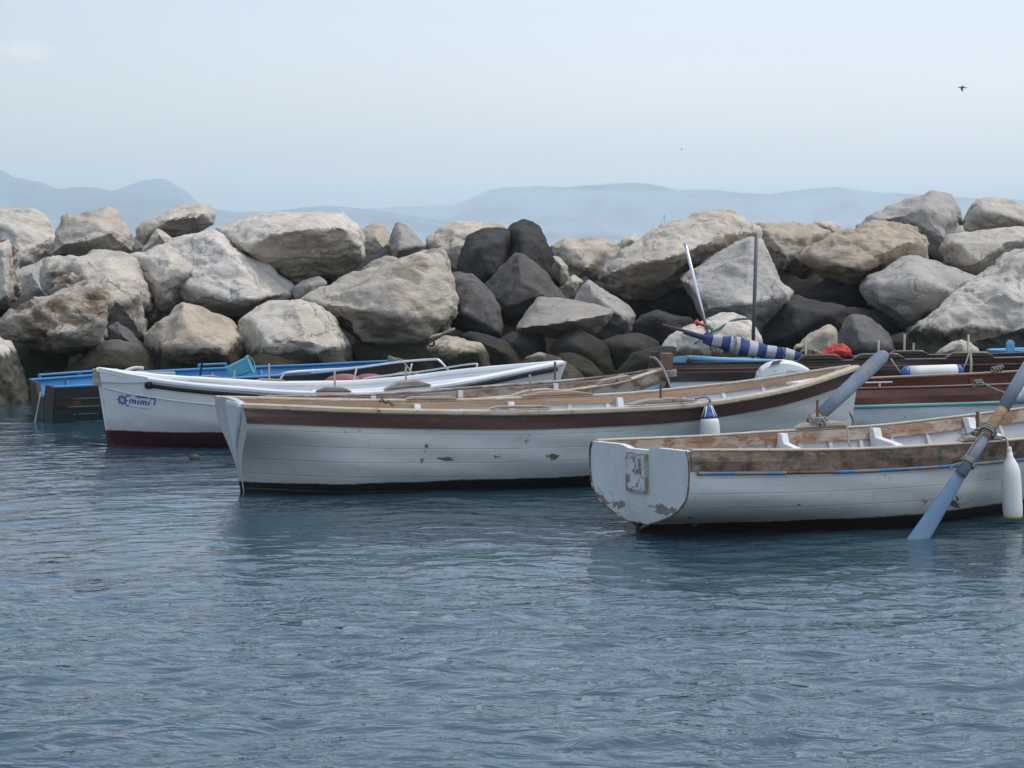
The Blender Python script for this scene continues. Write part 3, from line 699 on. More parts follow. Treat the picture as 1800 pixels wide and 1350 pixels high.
B('dark', 27.4, [(1112, 572), (1130, 553), (1155, 545), (1190, 556), (1218, 562), (1210, 595), (1170, 612), (1125, 605)], [(1155, 558, .4)], 'black boulder under the point of the furled awning', rough=1.2)
B('dark', 25.5, [(1080, 655), (1110, 622), (1150, 611), (1190, 610), (1225, 620), (1225, 665), (1090, 672)], [], 'black weedy stone by the stern of the dark brown boat', base=True)
B('pale', 25.9, [(1168, 606), (1190, 590), (1225, 570), (1260, 555), (1285, 552), (1315, 560), (1330, 575), (1340, 600), (1338, 645), (1160, 645)], [(1215, 578, .4), (1275, 574, .6), (1230, 600, .7), (1312, 586, .5)], 'flat cream topped rock with a green rope, behind the furled awning', k=.5, base=True)
B('tan', 25.8, [(1400, 615), (1430, 590), (1458, 573), (1469, 582), (1464, 610), (1460, 645), (1400, 645)], [(1455, 585, .3)], 'small brown leaning stone behind the red cloth', base=True)
B('slate', 26.3, [(1462, 612), (1480, 575), (1495, 551), (1510, 554), (1545, 570), (1575, 595), (1592, 632), (1588, 655), (1462, 655)], [(1500, 563, .4), (1510, 600, .7), (1555, 600, .5)], 'dark grey pointed boulder behind the thole pins of the brown boat', base=True)
B('dark', 27, [(1555, 590), (1600, 583), (1642, 600), (1655, 645), (1565, 645)], [], 'black stone filling the hollow left of the sloping slab', base=True)
B('big', 26.9, [(1602, 590), (1640, 565), (1700, 530), (1760, 490), (1790, 450), (1810, 430), (1900, 415), (1900, 645), (1640, 645), (1596, 612)], [(1640, 580, .5), (1722, 542, .7), (1792, 485, .8), (1800, 575, 1.2), (1680, 610, .8), (1880, 600, 1.2)], 'huge sloping pale slab with a dark weed band at the right edge', base=True)
B('tan', 25, [(1632, 635), (1660, 605), (1690, 591), (1710, 600), (1728, 622), (1728, 655), (1640, 655)], [(1690, 602, .4)], 'small speckled stone in front of the sloping slab', base=True)

# ------------------------------------------------------------------ boat building
def spl(tab):
    xs = [a for a, _ in tab]; ys = [b for _, b in tab]; n = len(xs)
    m = []
    for i in range(n):
        if i == 0: m.append((ys[1] - ys[0]) / (xs[1] - xs[0]))
        elif i == n - 1: m.append((ys[-1] - ys[-2]) / (xs[-1] - xs[-2]))
        else:
            a = (ys[i] - ys[i-1]) / (xs[i] - xs[i-1]); b = (ys[i+1] - ys[i]) / (xs[i+1] - xs[i])
            m.append(0 if a * b <= 0 else 2 * a * b / (a + b))
    def f(x):
        x = min(max(x, xs[0]), xs[-1]); i = 0
        while i < n - 2 and x > xs[i + 1]: i += 1
        h = xs[i+1] - xs[i]; t = (x - xs[i]) / h
        return ((2*t**3 - 3*t*t + 1) * ys[i] + (t**3 - 2*t*t + t) * h * m[i] + (-2*t**3 + 3*t*t) * ys[i+1] + (t**3 - t*t) * h * m[i+1])
    return f

MIDF = [(0, 0.0), (.15, .52), (.3, .78), (.45, .91), (.6, .965), (.8, .995), (1, 1.0)]
BOWF = [(0, .02), (.15, .09), (.3, .21), (.45, .36), (.6, .53), (.8, .77), (1, 1.0)]
WINEF = [(0, .04), (.15, .04), (.36, .05), (.40, .20), (.46, .52), (.545, .80), (.66, .96), (.80, 1.0), (.93, .995), (1, .95)]

class Boat:
    def __init__(s, name, label, cat, loc, theta, heel, L, b, zs, zk=-0.28, sternf=WINEF, midf=MIDF, bowf=BOWF, rake_b=0.30, rake_s=0.0, ws=0.45, group=None):
        s.root = thing(name, label, cat, (loc[0], loc[1], 0), (heel, 0, math.radians(theta)), group)
        s.M = Matrix.Translation((loc[0], loc[1], 0)) @ Matrix.Rotation(math.radians(theta), 4, 'Z') @ Matrix.Rotation(heel, 4, 'X')
        s.L, s.b, s.zs, s.zk = L, spl(b), spl(zs), zk
        s.fs, s.fm, s.fb = spl(sternf), spl(midf), spl(bowf)
        s.rb, s.rs, s.ws = rake_b, rake_s, ws
        s.ph = L * 7.7
    def keel(s, S): return s.zk + 0.10 * max(0, (S - .8) / .2) ** 2
    def frac(s, S, t):
        a = max(0, 1 - S / s.ws) ** 1.4; c = max(0, (S - .42) / .58) ** 1.25
        return s.fm(t) * max(0, 1 - a - c) + s.fs(t) * a + s.fb(t) * c
    def lp(s, S, t, side, off=0.0, dz=0.0):
        zk, zs = s.keel(S), s.zs(S); z = zk + (zs - zk) * t
        fr = s.frac(S, t)
        y = s.b(S) * fr + 0.004 * math.sin(S * 23 + z * 31 + s.ph + side) * (1 if .02 < S < .98 else 0) * min(1, 8 * abs(fr))
        x = s.L * S + s.rb * (z - s.zs(1)) * max(0, (S - .72) / .28) ** 2 - s.rs * z * max(0, (.22 - S) / .22) ** 2
        return Vector((x, side * max(0.004, y + off), z + dz))
    def tz(s, S, z): return (z - s.keel(S)) / (s.zs(S) - s.keel(S))
    def at(s, S, z, side, off=0.0): return s.lp(S, s.tz(S, z), side, off)
    def sheer(s, S, side, off=0.0, dz=0.0): return s.lp(S, 1.0, side, off, dz)
    def w(s, p): return s.M @ Vector(p)
    def S_at(s, px, side, dz=0.0):
        lo, hi = 0.0, 1.0
        g = lambda S: px_of(s.w(s.sheer(S, side, 0, dz)))[0] - px
        flip = g(0) > g(1)
        for _ in range(40):
            m = (lo + hi) / 2
            if (g(m) < 0) != flip: lo = m
            else: hi = m
        return (lo + hi) / 2
    def S_x(s, x, z, side):
        lo, hi = 0.0, 1.0
        for _ in range(40):
            m = (lo + hi) / 2
            if s.at(m, z, side).x < x: lo = m
            else: hi = m
        return (lo + hi) / 2
    # --- parts
    def hull(s, mat, band, n=56, m=18, name='hull'):
        V, Fc = [], []; w = 2 * m + 1
        for i in range(n + 1):
            S = i / n; S = S + 0.0
            tb = s.tz(S, s.zs(S) - band)
            for j in range(-m, m + 1):
                t = tb * (abs(j) / m) ** 0.85
                V.append(s.lp(S, t, -1 if j < 0 else 1) if j else Vector((s.lp(S, 0, 1).x, 0, s.keel(S))))
        for i in range(n):
            for j in range(w - 1):
                Fc.append((i * w + j, i * w + j + 1, (i + 1) * w + j + 1, (i + 1) * w + j))
        o = mesh_obj(name, V, Fc, mat, s.root, True)
        o.data.attributes.new('strake', 'FLOAT', 'POINT').data.foreach_set('value', [7.0 * (abs(k % w - m) / m) ** 0.85 for k in range(len(V))])
        return o
    def lining(s, mat, off=-0.03, n=48, m=10, t0=0.22):
        for side in (-1, 1):
            V, Fc = [], []
            for i in range(n + 1):
                S = .008 + .984 * i / n
                for j in range(m + 1): V.append(s.lp(S, t0 + (1 - t0) * j / m, side, off, -0.004 if j == m else 0))
            for i in range(n):
                for j in range(m): Fc.append((i * (m+1) + j, i * (m+1) + j + 1, (i+1) * (m+1) + j + 1, (i+1) * (m+1) + j))
            mesh_obj('lining', V, Fc, mat, s.root, True)
    def band(s, name, mat, side, top, bot, o1, o2, S0=0.0, S1=1.0, n=48, label=None, taper=None, mid=True):
        """Strip along the side between top and bot metres below the sheer, from offset o1 (inner) to o2 (outer)."""
        rs = []
        for i in range(n + 1):
            S = S0 + (S1 - S0) * i / n; k = taper(i / n) if taper else 1.0
            z1, z0 = s.zs(S) - top, s.zs(S) - top - (bot - top) * k
            zm = (z1 + z0) / 2
            ring = [s.at(S, z1, side, o2), s.at(S, zm, side, o2), s.at(S, z0, side, o2), s.at(S, z0, side, o1), s.at(S, zm, side, o1), s.at(S, z1, side, o1)]
            rs.append(ring)
        v, f = rings(rs)
        o = mesh_obj(name, v, f, mat, s.root)
        if label: o['label'] = label
        return o
    def rail(s, name, mat, side, w, h, dz, off, S0=0.0, S1=1.0, n=48, label=None):
        path = [s.sheer(S0 + (S1 - S0) * i / n, side, off, dz) for i in range(n + 1)]
        v, f = sweep(path, w, h)
        o = mesh_obj(name, v, f, mat, s.root)
        if label: o['label'] = label
        return o
    def half_round(s, name, mat, side, r, below, S0, S1, off=0.008, n=44, label=None):
        path = [s.at(S, s.zs(S) - below, side, off) for S in (S0 + (S1 - S0) * i / n for i in range(n + 1))]
        v, f = tube(path, r, 8)
        o = mesh_obj(name, v, f, mat, s.root, True)
        if label: o['label'] = label
        return o
    def ribs(s, mat, pitch=0.27, S0=.06, S1=.93, w=0.034, d=0.022, off=-0.031, t0=.35, top=0.03):
        n = int((S1 - S0) * s.L / pitch)
        for i in range(n + 1):
            S = S0 + (S1 - S0) * i / n
            for side in (-1, 1):
                rs = []
                for j in range(7):
                    t = t0 + (s.tz(S, s.zs(S) - top) - t0) * j / 6
                    a = s.lp(S, t, side, off); b2 = s.lp(S, t, side, off - d); h = Vector((w / 2, 0, 0))
                    rs.append([a - h, a + h, b2 + h, b2 - h])
                v, f = rings(rs); mesh_obj('rib', v, f, mat, s.root)
    def floor(s, mat, z=0.10, S0=.02, S1=.9, n=30):
        V, Fc = [], []
        for i in range(n + 1):
            S = S0 + (S1 - S0) * i / n
            V += [s.at(S, z, -1, -.02), s.at(S, z, 1, -.02)]
        for i in range(n): Fc.append((2*i, 2*i+1, 2*i+3, 2*i+2))
        mesh_obj('floorboards', V, Fc, mat, s.root)
    def thwart(s, mat, S, below=0.2, wid=0.2, th=0.03, knee=True, kmat=None, kh=None, reach=0.30, kw=0.045, sides=(-1, 1)):
        z = s.zs(S) - below
        a = s.at(S, z, -1, -.035); b = s.at(S, z, 1, -.035)
        MB().add(box(((a.x + b.x) / 2, 0, z), (wid, b.y - a.y, th))).build('thwart', mat, s.root)
        if not knee: return
        zt = s.zs(S) - 0.005 if kh is None else z + kh
        for side in sides:
            y0 = abs(s.at(S, zt, side, -.05).y); y1 = abs(s.at(S, z + .02, side, -.04).y); zb = z + th / 2 + 0.001
            poly = [(y1, zb), (y1 - reach, zb), (y1 - reach, zb + .022), (y1 - reach * .72, zb + .04), (y1 - reach * .45, zb + .085), (y0 - .085, zb + (zt - zb) * .62), (y0 - .062, zt), (y0, zt)]
            pl = [Vector((a.x - kw / 2, side * y, zz)) for y, zz in poly]
            MB().add(prism(pl, Vector((kw, 0, 0)))).build('knee', kmat or mat, s.root)
    def transom(s, mat, th=0.045, crown=0.02, m=20, n=10, parent_name='transom', t0=0.0, notch=None):
        def face(dx):
            V = []
            for j in range(m + 1):
                t = t0 + (1 - t0) * j / m
                p = s.lp(0, t, 1); hw = p.y
                for i in range(-n, n + 1):
                    u = i / n
                    z = p.z + (crown * (1 - u * u) * (t ** 8) if crown else 0)
                    if notch and t > .5:
                        c, wd, dep = notch
                        q = min(1, max(0, (wd - abs(hw * u - c)) / .03 + .5))
                        z -= q * dep * max(0, (t - .5) / .5)
                    V.append(Vector((p.x + dx, hw * u, z)))
            return V
        A, Bk = face(-.004), face(th); w = 2 * n + 1; N = len(A); Fc = []
        for j in range(m):
            for i in range(w - 1):
                q = (j * w + i, j * w + i + 1, (j+1) * w + i + 1, (j+1) * w + i)
                Fc += [q, tuple(N + k for k in q)]
        per = [i for i in range(w)] + [j * w + w - 1 for j in range(1, m + 1)] + [m * w + i for i in range(w - 2, -1, -1)] + [j * w for j in range(m - 1, 0, -1)]
        for a, b in zip(per, per[1:] + per[:1]): Fc.append((a, b, N + b, N + a))
        return mesh_obj(parent_name, A + Bk, Fc, mat, s.root)
    def pad(s, name, mat, side, xa, xb, h, w, off=-0.02, dz=0.018, end=0.16, label=None, n=14):
        Sa, Sb = s.S_at(xa, side), s.S_at(xb, side)
        path, hs = [], []
        for i in range(n + 1):
            u = i / n; k = min(1.0, min(u, 1 - u) / end)
            hh = h * (0.16 + 0.84 * k)
            p = s.sheer(Sa + (Sb - Sa) * u, side, off, dz + hh / 2); path.append(p); hs.append(hh)
        v, f = sweep(path, w, hs, ch=.2)
        o = mesh_obj(name, v, f, mat, s.root)
        if label: o['label'] = label
        return o
    def pin(s, mat, side, px, ln=0.17, r=0.011, off=-0.02, base=0.03, lean=(0, 0), name='thole_pin'):
        S = s.S_at(px, side, base + ln / 2); p = s.sheer(S, side, off, base)
        v, f = tube([p, p + Vector((lean[0], lean[1], ln))], r, 8)
        return mesh_obj(name, v, f, mat, s.root)
    def stem(s, mat, S=1.0, w=0.05, d=0.06, z0=-.2, z1=None, out=0.03, n=14, name='stem_post'):
        z1 = z1 if z1 is not None else s.zs(S) + .02
        rs = []; sg = 1 if S > .5 else -1
        for i in range(n + 1):
            z = z0 + (z1 - z0) * i / n
            x = s.lp(S, s.tz(S, z), 1).x
            rs.append([Vector((x + sg * out, -w * .32, z)), Vector((x + sg * out, w * .32, z)), Vector((x + sg * (out - d), w / 2, z)), Vector((x + sg * (out - d), -w / 2, z))])
        v, f = rings(rs)
        return mesh_obj(name, v, f, mat, s.root)
    def deck(s, mat, S0, S1, below=0.03, off=-.03, name='foredeck', n=16, crown=0.04):
        rs = []
        for i in range(n + 1):
            S = S0 + (S1 - S0) * i / n; z = s.zs(S) - below
            a = s.at(S, z, 1, off); row = []
            for j in range(-4, 5):
                u = j / 4; row.append(Vector((a.x, a.y * u, z + crown * a.y * (1 - u * u))))
            rs.append(row + [p - Vector((0, 0, .02)) for p in reversed(row)])
        v, f = rings(rs)
        return mesh_obj(name, v, f, mat, s.root)

# materials of the boats
W_MAIN = mat_paint('white_hull_paint', (0.57, 0.57, 0.55), (0.17, 0.13, 0.09), seams=True, line=(.26, .035, .125, 1.1, 2.7), chips=0.35, chip_scale=4.5, grime=0.34, grime_col=(0.36, 0.34, 0.29), boot=(0.016, 0.015, 0.013), boot_z=0.082, slime=0.25, rust=0.35, streak=(1.2, 1.2, 3.0))
W_NEAR = mat_paint('white_hull_paint_worn', (0.60, 0.60, 0.585), (0.10, 0.055, 0.03), seams=True, line=(.15, .05, .05, .5, 4.0), chips=0.5, chip_scale=5.5, grime=0.22, grime_col=(0.36, 0.34, 0.30), boot=(0.022, 0.012, 0.009), boot_z=0.076, slime=0.35, rust=0.4, streak=(1.2, 1.2, 3.0))
W_TRANS = mat_paint('white_transom_paint', (0.66, 0.67, 0.67), (0.30, 0.25, 0.21), line=(.185, .045, .16, -1, 1), chips=0.7, chip_scale=7.0, grime=0.18, boot=(0.05, 0.03, 0.02), boot_z=0.075, slime=0.3)
W_TRANS2 = mat_paint('pinkish_transom_paint', (0.58, 0.54, 0.54), (0.12, 0.08, 0.06), chips=0.7, chip_scale=5.0, grime=0.15)
W_TRIM = mat_paint('white_trim_paint', (0.72, 0.73, 0.73), (0.22, 0.15, 0.09), chips=0.5, grime=0.15)
W_IN = mat_paint('white_inside_paint', (0.70, 0.71, 0.72), (0.3, 0.24, 0.18), chips=0.4, grime=0.2)
W_IN2 = mat_paint('greyish_inside_paint', (0.56, 0.54, 0.54), (0.2, 0.15, 0.12), chips=0.55, grime=0.3, grime_col=(0.25, 0.2, 0.17))
GEL = mat_paint('white_gelcoat', (0.72, 0.72, 0.71), (0.4, 0.4, 0.38), chips=0.05, grime=0.10, grime_col=(0.45, 0.44, 0.38), boot=(0.062, 0.014, 0.016), boot_z=0.148, slime=0.35, rough=0.32, bump=0.06)
GEL_IN = mat_paint('white_gelcoat_inside', (0.76, 0.77, 0.78), (0.4, 0.4, 0.38), chips=0.05, grime=0.08, rough=0.4, bump=0.05)
BROWN = mat_wood('brown_strake', (0.050, 0.021, 0.015), (0.088, 0.036, 0.025), worn=(0.20, 0.145, 0.12), wear=0.32, wear_scale=9.0, rough=0.6)
WORNBR = mat_wood('worn_brown_strake', (0.10, 0.062, 0.042), (0.19, 0.125, 0.088), worn=(0.25, 0.215, 0.18), wear=0.62, wear_scale=7.0, rough=0.85, black=1.9)
BARE = mat_wood('bare_gunwale_wood', (0.34, 0.26, 0.18), (0.56, 0.47, 0.36), worn=(0.62, 0.58, 0.52), wear=0.55, rough=0.7, black=0.1)
GREYW = mat_wood('grey_weathered_wood', (0.20, 0.155, 0.115), (0.40, 0.33, 0.26), worn=(0.46, 0.42, 0.37), wear=0.5, rough=0.8, black=0.25)
ORANGE = mat_wood('orange_varnish', (0.13, 0.062, 0.03), (0.29, 0.15, 0.075), worn=(0.40, 0.33, 0.27), wear=0.82, wear_scale=6.0, rough=0.5)
TANW = mat_wood('tan_inwale', (0.26, 0.16, 0.095), (0.38, 0.25, 0.155), worn=(0.5, 0.42, 0.34), wear=0.35, rough=0.6)
MAHOG = mat_wood('dark_mahogany', (0.022, 0.011, 0.009), (0.052, 0.022, 0.016), worn=(0.14, 0.09, 0.07), wear=0.12, rough=0.35)
MAHOG2 = mat_wood('red_mahogany', (0.085, 0.026, 0.014), (0.15, 0.05, 0.026), worn=(0.25, 0.14, 0.09), wear=0.12, rough=0.38)
BLUEP = mat_paint('bright_blue_paint', (0.065, 0.245, 0.47), (0.30, 0.26, 0.22), chips=0.4, grime=0.14, grime_col=(0.12, 0.2, 0.3), rough=0.45)
LBLUE = mat_paint('light_blue_paint', (0.16, 0.40, 0.62), (0.30, 0.26, 0.2), chips=0.5, grime=0.2)
BLUER = mat_paint('blue_rail_paint', (0.06, 0.165, 0.36), (0.26, 0.23, 0.2), chips=2.0, chip_scale=6, grime=0.5, grime_col=(0.2, 0.22, 0.26))
BROWNH = mat_paint('brown_black_planks', (0.062, 0.046, 0.036), (0.18, 0.075, 0.035), chips=0.7, chip_scale=3.2, grime=0.45, grime_col=(0.018, 0.022, 0.022), boot=(0.05, 0.078, 0.078), boot_z=0.12, rough=0.75)
TEALP = mat_paint('teal_edge_paint', (0.11, 0.21, 0.22), (0.05, 0.04, 0.035), chips=1.6, chip_scale=5, grime=0.6, grime_col=(0.03, 0.035, 0.035))
TURQ = mat_plain('turquoise_trim', (0.17, 0.42, 0.43), 0.5)
BLACKR = mat_plain('black_rubber', (0.008, 0.008, 0.009), 0.9)
STEEL = mat_plain('stainless_steel', (0.55, 0.54, 0.52), 0.28, 1.0, 0.1)
ALU = mat_plain('aluminium_pole', (0.62, 0.64, 0.66), 0.35, 1.0, 0.1)
DARKPOLE = mat_plain('dull_grey_pole', (0.12, 0.13, 0.14), 0.5, 0.4)
RUSTY = mat_plain('rusty_pin', (0.14, 0.10, 0.07), 0.7, 0.3, 0.4)
ROPE = mat_rope('grey_rope', (0.34, 0.32, 0.28))
ROPEG = mat_rope('green_rope', (0.08, 0.17, 0.14))
WHITEP = mat_paint('white_fender_vinyl', (0.74, 0.73, 0.68), (0.4, 0.38, 0.3), chips=0.1, grime=0.16, grime_col=(0.42, 0.39, 0.28), rough=0.42, bump=0.04)
YELW = mat_plain('yellowed_end', (0.42, 0.36, 0.12), 0.6)
BLUEV = mat_plain('blue_vinyl', (0.03, 0.11, 0.36), 0.4)
REDV = mat_plain('faded_red_vinyl', (0.24, 0.075, 0.07), 0.5)

boats = {}

# --- right front: white boat with wine glass transom
b4 = Boat('rowing_boat', 'white rowing boat in the right foreground with a wineglass shaped stern and blue oars', 'rowing boat', (0.864, 13.78), 32, -0.024, 4.6,
          [(0, .581), (.2, .767), (.4, .864), (.6, .847), (.8, .6), (.93, .265), (1, .04)], [(0, .595), (.3, .551), (.6, .544), (.8, .605), (1, .725)], rake_b=.35, ws=.36, group='white wooden rowing boats')
boats['b4'] = b4
b4.hull(W_NEAR, 0.125)
b4.lining(W_IN2)
b4.transom(W_TRANS, crown=.0, notch=(0, .16, .022))
for sd in (-1, 1):
    b4.band('sheer_strake', WORNBR, sd, .004, .13, .0, .014, .0, 1.0)
    b4.rail('gunwale', BARE, sd, .05, .016, .006, -.012, .006, .995)
    b4.band('inwale', ORANGE, sd, .004, .088, -.062, -.046, .012, .97)
Sg = [b4.S_at(1220, -1), b4.S_at(1376, -1), b4.S_at(1462, -1)]
b4.half_round('rub_rail', BLUER, -1, .014, .145, Sg[0], Sg[1], label='worn blue rub rail near the stern')
b4.half_round('rub_rail', WORNBR, -1, .012, .142, Sg[1], Sg[2], label='bare brown stretch of rub rail')
b4.half_round('rub_rail', BLUER, -1, .014, .145, Sg[2], .98, label='worn blue rub rail towards the bow')
b4.half_round('rub_rail', BLUER, 1, .018, .145, .02, .98)
b4.ribs(W_IN2, .29, .07, .9)
b4.floor(W_IN2)
for px, kw in ((1362, .06), (1524, .075), (1690, .075)):
    S = b4.S_at(px, 1)
    b4.thwart(W_IN, S, .21, .24, kmat=W_TRIM, reach=.50, kw=kw)
# worn plate on the stern for an outboard motor
pl = [Vector((-.030, y, z)) for y, z in ((-.115, .285), (.115, .285), (.115, .550), (-.115, .550))]
mp = MB().add(prism(pl, Vector((.024, 0, 0)))).build('motor_pad', mat_wood('motor_pad_wood', (.22, .17, .12), (.36, .30, .23), worn=(.52, .5, .47), wear=.8, black=.3, rough=.85), b4.root)
mp['label'] = 'scuffed motor mounting board on the flat stern'
pl = [Vector((-.034, y, z)) for y, z in ((-.108, .303), (.104, .300), (.109, .538), (-.104, .543))]
MB().add(prism(pl, Vector((.004, 0, 0)))).build('pad_paint', mat_paint('motor_pad_paint', (0.66, 0.67, 0.66), (0.30, 0.25, 0.19), chips=1.9, chip_scale=11.0, grime=.4), mp)
# raw wood rim round the stern
def rim(bt, mat, w=.011, t0=.36, m=26, dx=-.010):
    for sd in (-1, 1):
        path = [bt.lp(0, t0 + (1 - t0) * j / m, sd, -.004) + Vector((dx, 0, 0)) for j in range(m + 1)]
        v, f = tube(path, [w * (.45 + .3 * (0.5 + .5 * math.sin(j * 2.3 + sd))) for j in range(m + 1)], 6)
        mesh_obj('transom_rim', v, f, mat, bt.root)
rim(b4, mat_wood('rotten_edge', (0.10, 0.06, 0.035), (0.24, 0.16, 0.10), wear=.5, black=.7, rough=.85))
b4.stem(W_NEAR, 1.0, .05, .07)
b4.stem(W_NEAR, 0.0, .05, .05, z0=-.26, z1=.09, out=.018, name='stern_post')
b4.pad('thole_pad', GREYW, -1, 1690, 1762, .035, .075)
b4.pad('thole_pad', GREYW, 1, 1396, 1484, .045, .075)
b4.pin(RUSTY, -1, 1722, .19); b4.pin(RUSTY, 1, 1434, .20)

# --- centre: long white boat with brown strake
b2 = Boat('rowing_boat', 'long white rowing boat in the middle with a dark brown top strake and high bow', 'rowing boat', (-2.13, 16.12), 20, -0.0175, 5.50,
          [(0, .555), (.12, .64), (.3, .745), (.5, .843), (.7, .707), (.85, .453), (.94, .222), (1, .034)], [(0, .713), (.2, .646), (.4, .614), (.6, .622), (.8, .70), (1, .87)],
          sternf=[(0, .05), (.2, .055), (.38, .10), (.50, .23), (.62, .46), (.72, .73), (.82, .96), (.9, 1.0), (1, .93)], rake_b=.17, rake_s=.15, ws=.13, group='white wooden rowing boats')
boats['b2'] = b2
b2.hull(W_MAIN, .125)
b2.lining(W_IN)
b2.transom(W_TRANS2, crown=.03)
for sd in (-1, 1):
    b2.band('sheer_strake', BROWN, sd, .022, .135, .0, .014)
    b2.rail('gunwale', BARE, sd, .075, .045 if sd < 0 else .024, -.004 if sd < 0 else .006, -.002, .0, .995)
    b2.band('inwale', TANW, sd, .004, .060, -.060, -.045, .012, .97)
b2.ribs(W_IN, .33, .07, .93)
b2.floor(W_IN)
for S in (.30, .46, .64): b2.thwart(W_IN, S, .24, .22, kmat=W_TRIM, kh=.22, reach=.16, kw=.05)
b2.deck(W_IN, .9, .985, .05)
b2.stem(W_MAIN, 1.0, .055, .08, z1=.87)
# wedge shaped stern post, white and chipped
rs = []
for z, hw, o in ((.28, .02, .045), (.36, .06, .05), (.46, .17, .06), (.56, .29, .065), (.66, .39, .07), (.70, .40, .07), (.725, .36, .05)):
    k = -.15 * z; hw *= 1.18; o *= .38
    rs.append([Vector((k - o, -hw * .9, z)), Vector((k - o, .0, z)), Vector((k - .01, .035, z)), Vector((k + .05, .03, z)), Vector((k + .05, -hw, z)), Vector((k - o * .5, -hw, z))])
v, f = rings(rs); mesh_obj('stern_knee', v, f, W_TRIM, b2.root)
b2.stem(W_MAIN, 0.0, .05, .06, z0=-.26, z1=.36, out=.02, name='stern_post')
b2.pad('thole_pad', GREYW, -1, 862, 968, .022, .10, dz=.03)
b2.pad('thole_pad', GREYW, -1, 1106, 1222, .042, .10, dz=.03, end=.3)
b2.pad('thole_pad', TANW, 1, 915, 1040, .04, .07, end=.3)
b2.pad('thole_pad', GREYW, 1, 712, 800, .026, .075, end=.12)
b2.pin(RUSTY, -1, 1163, .16)

# --- peeling boat squeezed behind it
b3 = Boat('rowing_boat', 'peeling rowing boat with orange inside and square stem post behind the long white boat', 'rowing boat', (-2.32, 18.72), 6, 0.013, 3.78,
          [(0, .40), (.2, .491), (.45, .613), (.65, .559), (.85, .384), (.95, .15), (1, .025)], [(0, .50), (.3, .51), (.6, .575), (.85, .662), (1, .779)], rake_b=.25, group='white wooden rowing boats')
boats['b3'] = b3
b3.hull(mat_paint('peeling_hull_paint', (0.55, 0.53, 0.49), (0.26, 0.17, 0.1), chips=1.2, chip_scale=5, grime=.35, blotch=((0.25, 0.42, 0.5), .5)), .11)
b3.lining(W_IN2); b3.transom(W_TRIM)
PEEL = mat_wood('peeling_strake', (0.20, 0.11, 0.06), (0.34, 0.2, 0.115), worn=(0.55, 0.5, 0.44), wear=.8, rough=.8)
for sd in (-1, 1):
    b3.band('sheer_strake', PEEL, sd, .004, .12, .0, .014)
    b3.rail('gunwale', BARE if sd < 0 else PEEL, sd, .06, .022, .010, -.012, .0, .99)
    b3.band('inwale', ORANGE, sd, .012, .10, -.07, -.052, .012, .97)
b3.half_round('rub_rail', LBLUE, -1, .016, .15, .1, .99)
b3.ribs(W_IN2, .3, .07, .9); b3.floor(W_IN2)
for px in (656, 808, 975): b3.thwart(W_IN2, b3.S_at(px, 1), .17, .2, kmat=W_IN2, reach=.16)
v, f = box((b3.lp(1, 1, 1).x + .005, 0, .80), (.10, .11, .25)); mesh_obj('stem_post', v, f, mat_wood('stem_post_wood', (.10, .05, .03), (.22, .12, .08), wear=.4), b3.root)
b3.stem(PEEL, 1.0, .06, .08, z1=.70)
b3.pad('thole_pad', GREYW, -1, 1050, 1106, .05, .07, end=.1)
b3.pad('thole_pad', BARE, -1, 900, 985, .035, .07, end=.3)
b3.pad('thole_pad', ORANGE, -1, 522, 606, .05, .05, end=.14)
b3.pin(STEEL, -1, 932, .16); b3.pin(RUSTY, 1, 975, .17)

# --- white glass fibre boat with the logo
b1 = Boat('motor_boat', 'white glass fibre boat with a blue ship wheel logo and dark red bottom', 'boat', (-3.88, 19.72), 12, 0.0, 4.49,
          [(0, .05), (.06, .27), (.15, .472), (.3, .621), (.5, .767), (.7, .713), (.85, .454), (.95, .176), (1, .05)],
          [(0, .719), (.06, .661), (.15, .602), (.27, .553), (.4, .512), (.52, .507), (.64, .537), (.82, .638), (1, .733)],
          sternf=[(0, .03), (.15, .16), (.3, .36), (.45, .55), (.6, .72), (.8, .9), (1, 1.0)], ws=.42, rake_b=.35, rake_s=.14)
boats['b1'] = b1
b1.hull(GEL, .0)
b1.lining(GEL_IN, -.06)
for sd in (-1, 1):
    b1.rail('gunwale', GEL_IN, sd, .10, .045, .012, -.035, .0, .995)
    b1.half_round('rubbing_strip', BLACKR, sd, .019, .043, .085, .985, .012)
    b1.half_round('moulding', GEL, sd, .007, .155, .004, .95, .002)
    b1.band('bulwark', GEL_IN, sd, -.035, .085, -.03, .022, .0, .085, 12, taper=lambda u: 1.15 - .75 * u)
p = b1.at(.086, b1.zs(.086) - .043, -1, .014)
v, f = lathe([(.03, -.03), (.034, -.02), (.034, .02), (.03, .03)], 12, Matrix.Translation(p) @ Matrix.Rotation(math.pi/2, 4, 'Y') @ Matrix.Rotation(.5, 4, 'X')); mesh_obj('strip_end_cap', v, f, BLACKR, b1.root)
v, f = box((b1.lp(0, 1, 1).x - .012, 0, .665), (.10, .10, .15)); so = mesh_obj('stem_head', v, f, mat_wood('bare_stem_head', (.22, .16, .12), (.42, .34, .28), wear=.6), b1.root)
b1.stem(GEL, 1.0, .06, .08); b1.stem(GEL, 0.0, .06, .08, z1=.62)
b1.floor(GEL_IN, .15)
b1.deck(GEL_IN, .80, .985, .06); b1.deck(GEL_IN, .02, .16, .05, name='aft_deck')
for sd in (-1, 1):      # moulded side decks
    b1.band('side_deck', GEL_IN, sd, .05, .075, -.30, -.05, .45, .82, 24)
b1.band('coaming', GEL_IN, -1, .02, .11, -.27, -.24, .62, .80, 16)
b1.thwart(GEL_IN, .3, .16, .3, knee=False); b1.thwart(GEL_IN, .58, .16, .3, knee=False)
b1.pad('thole_pad', GREYW, -1, 556, 617, .045, .09, dz=.034, end=.25)
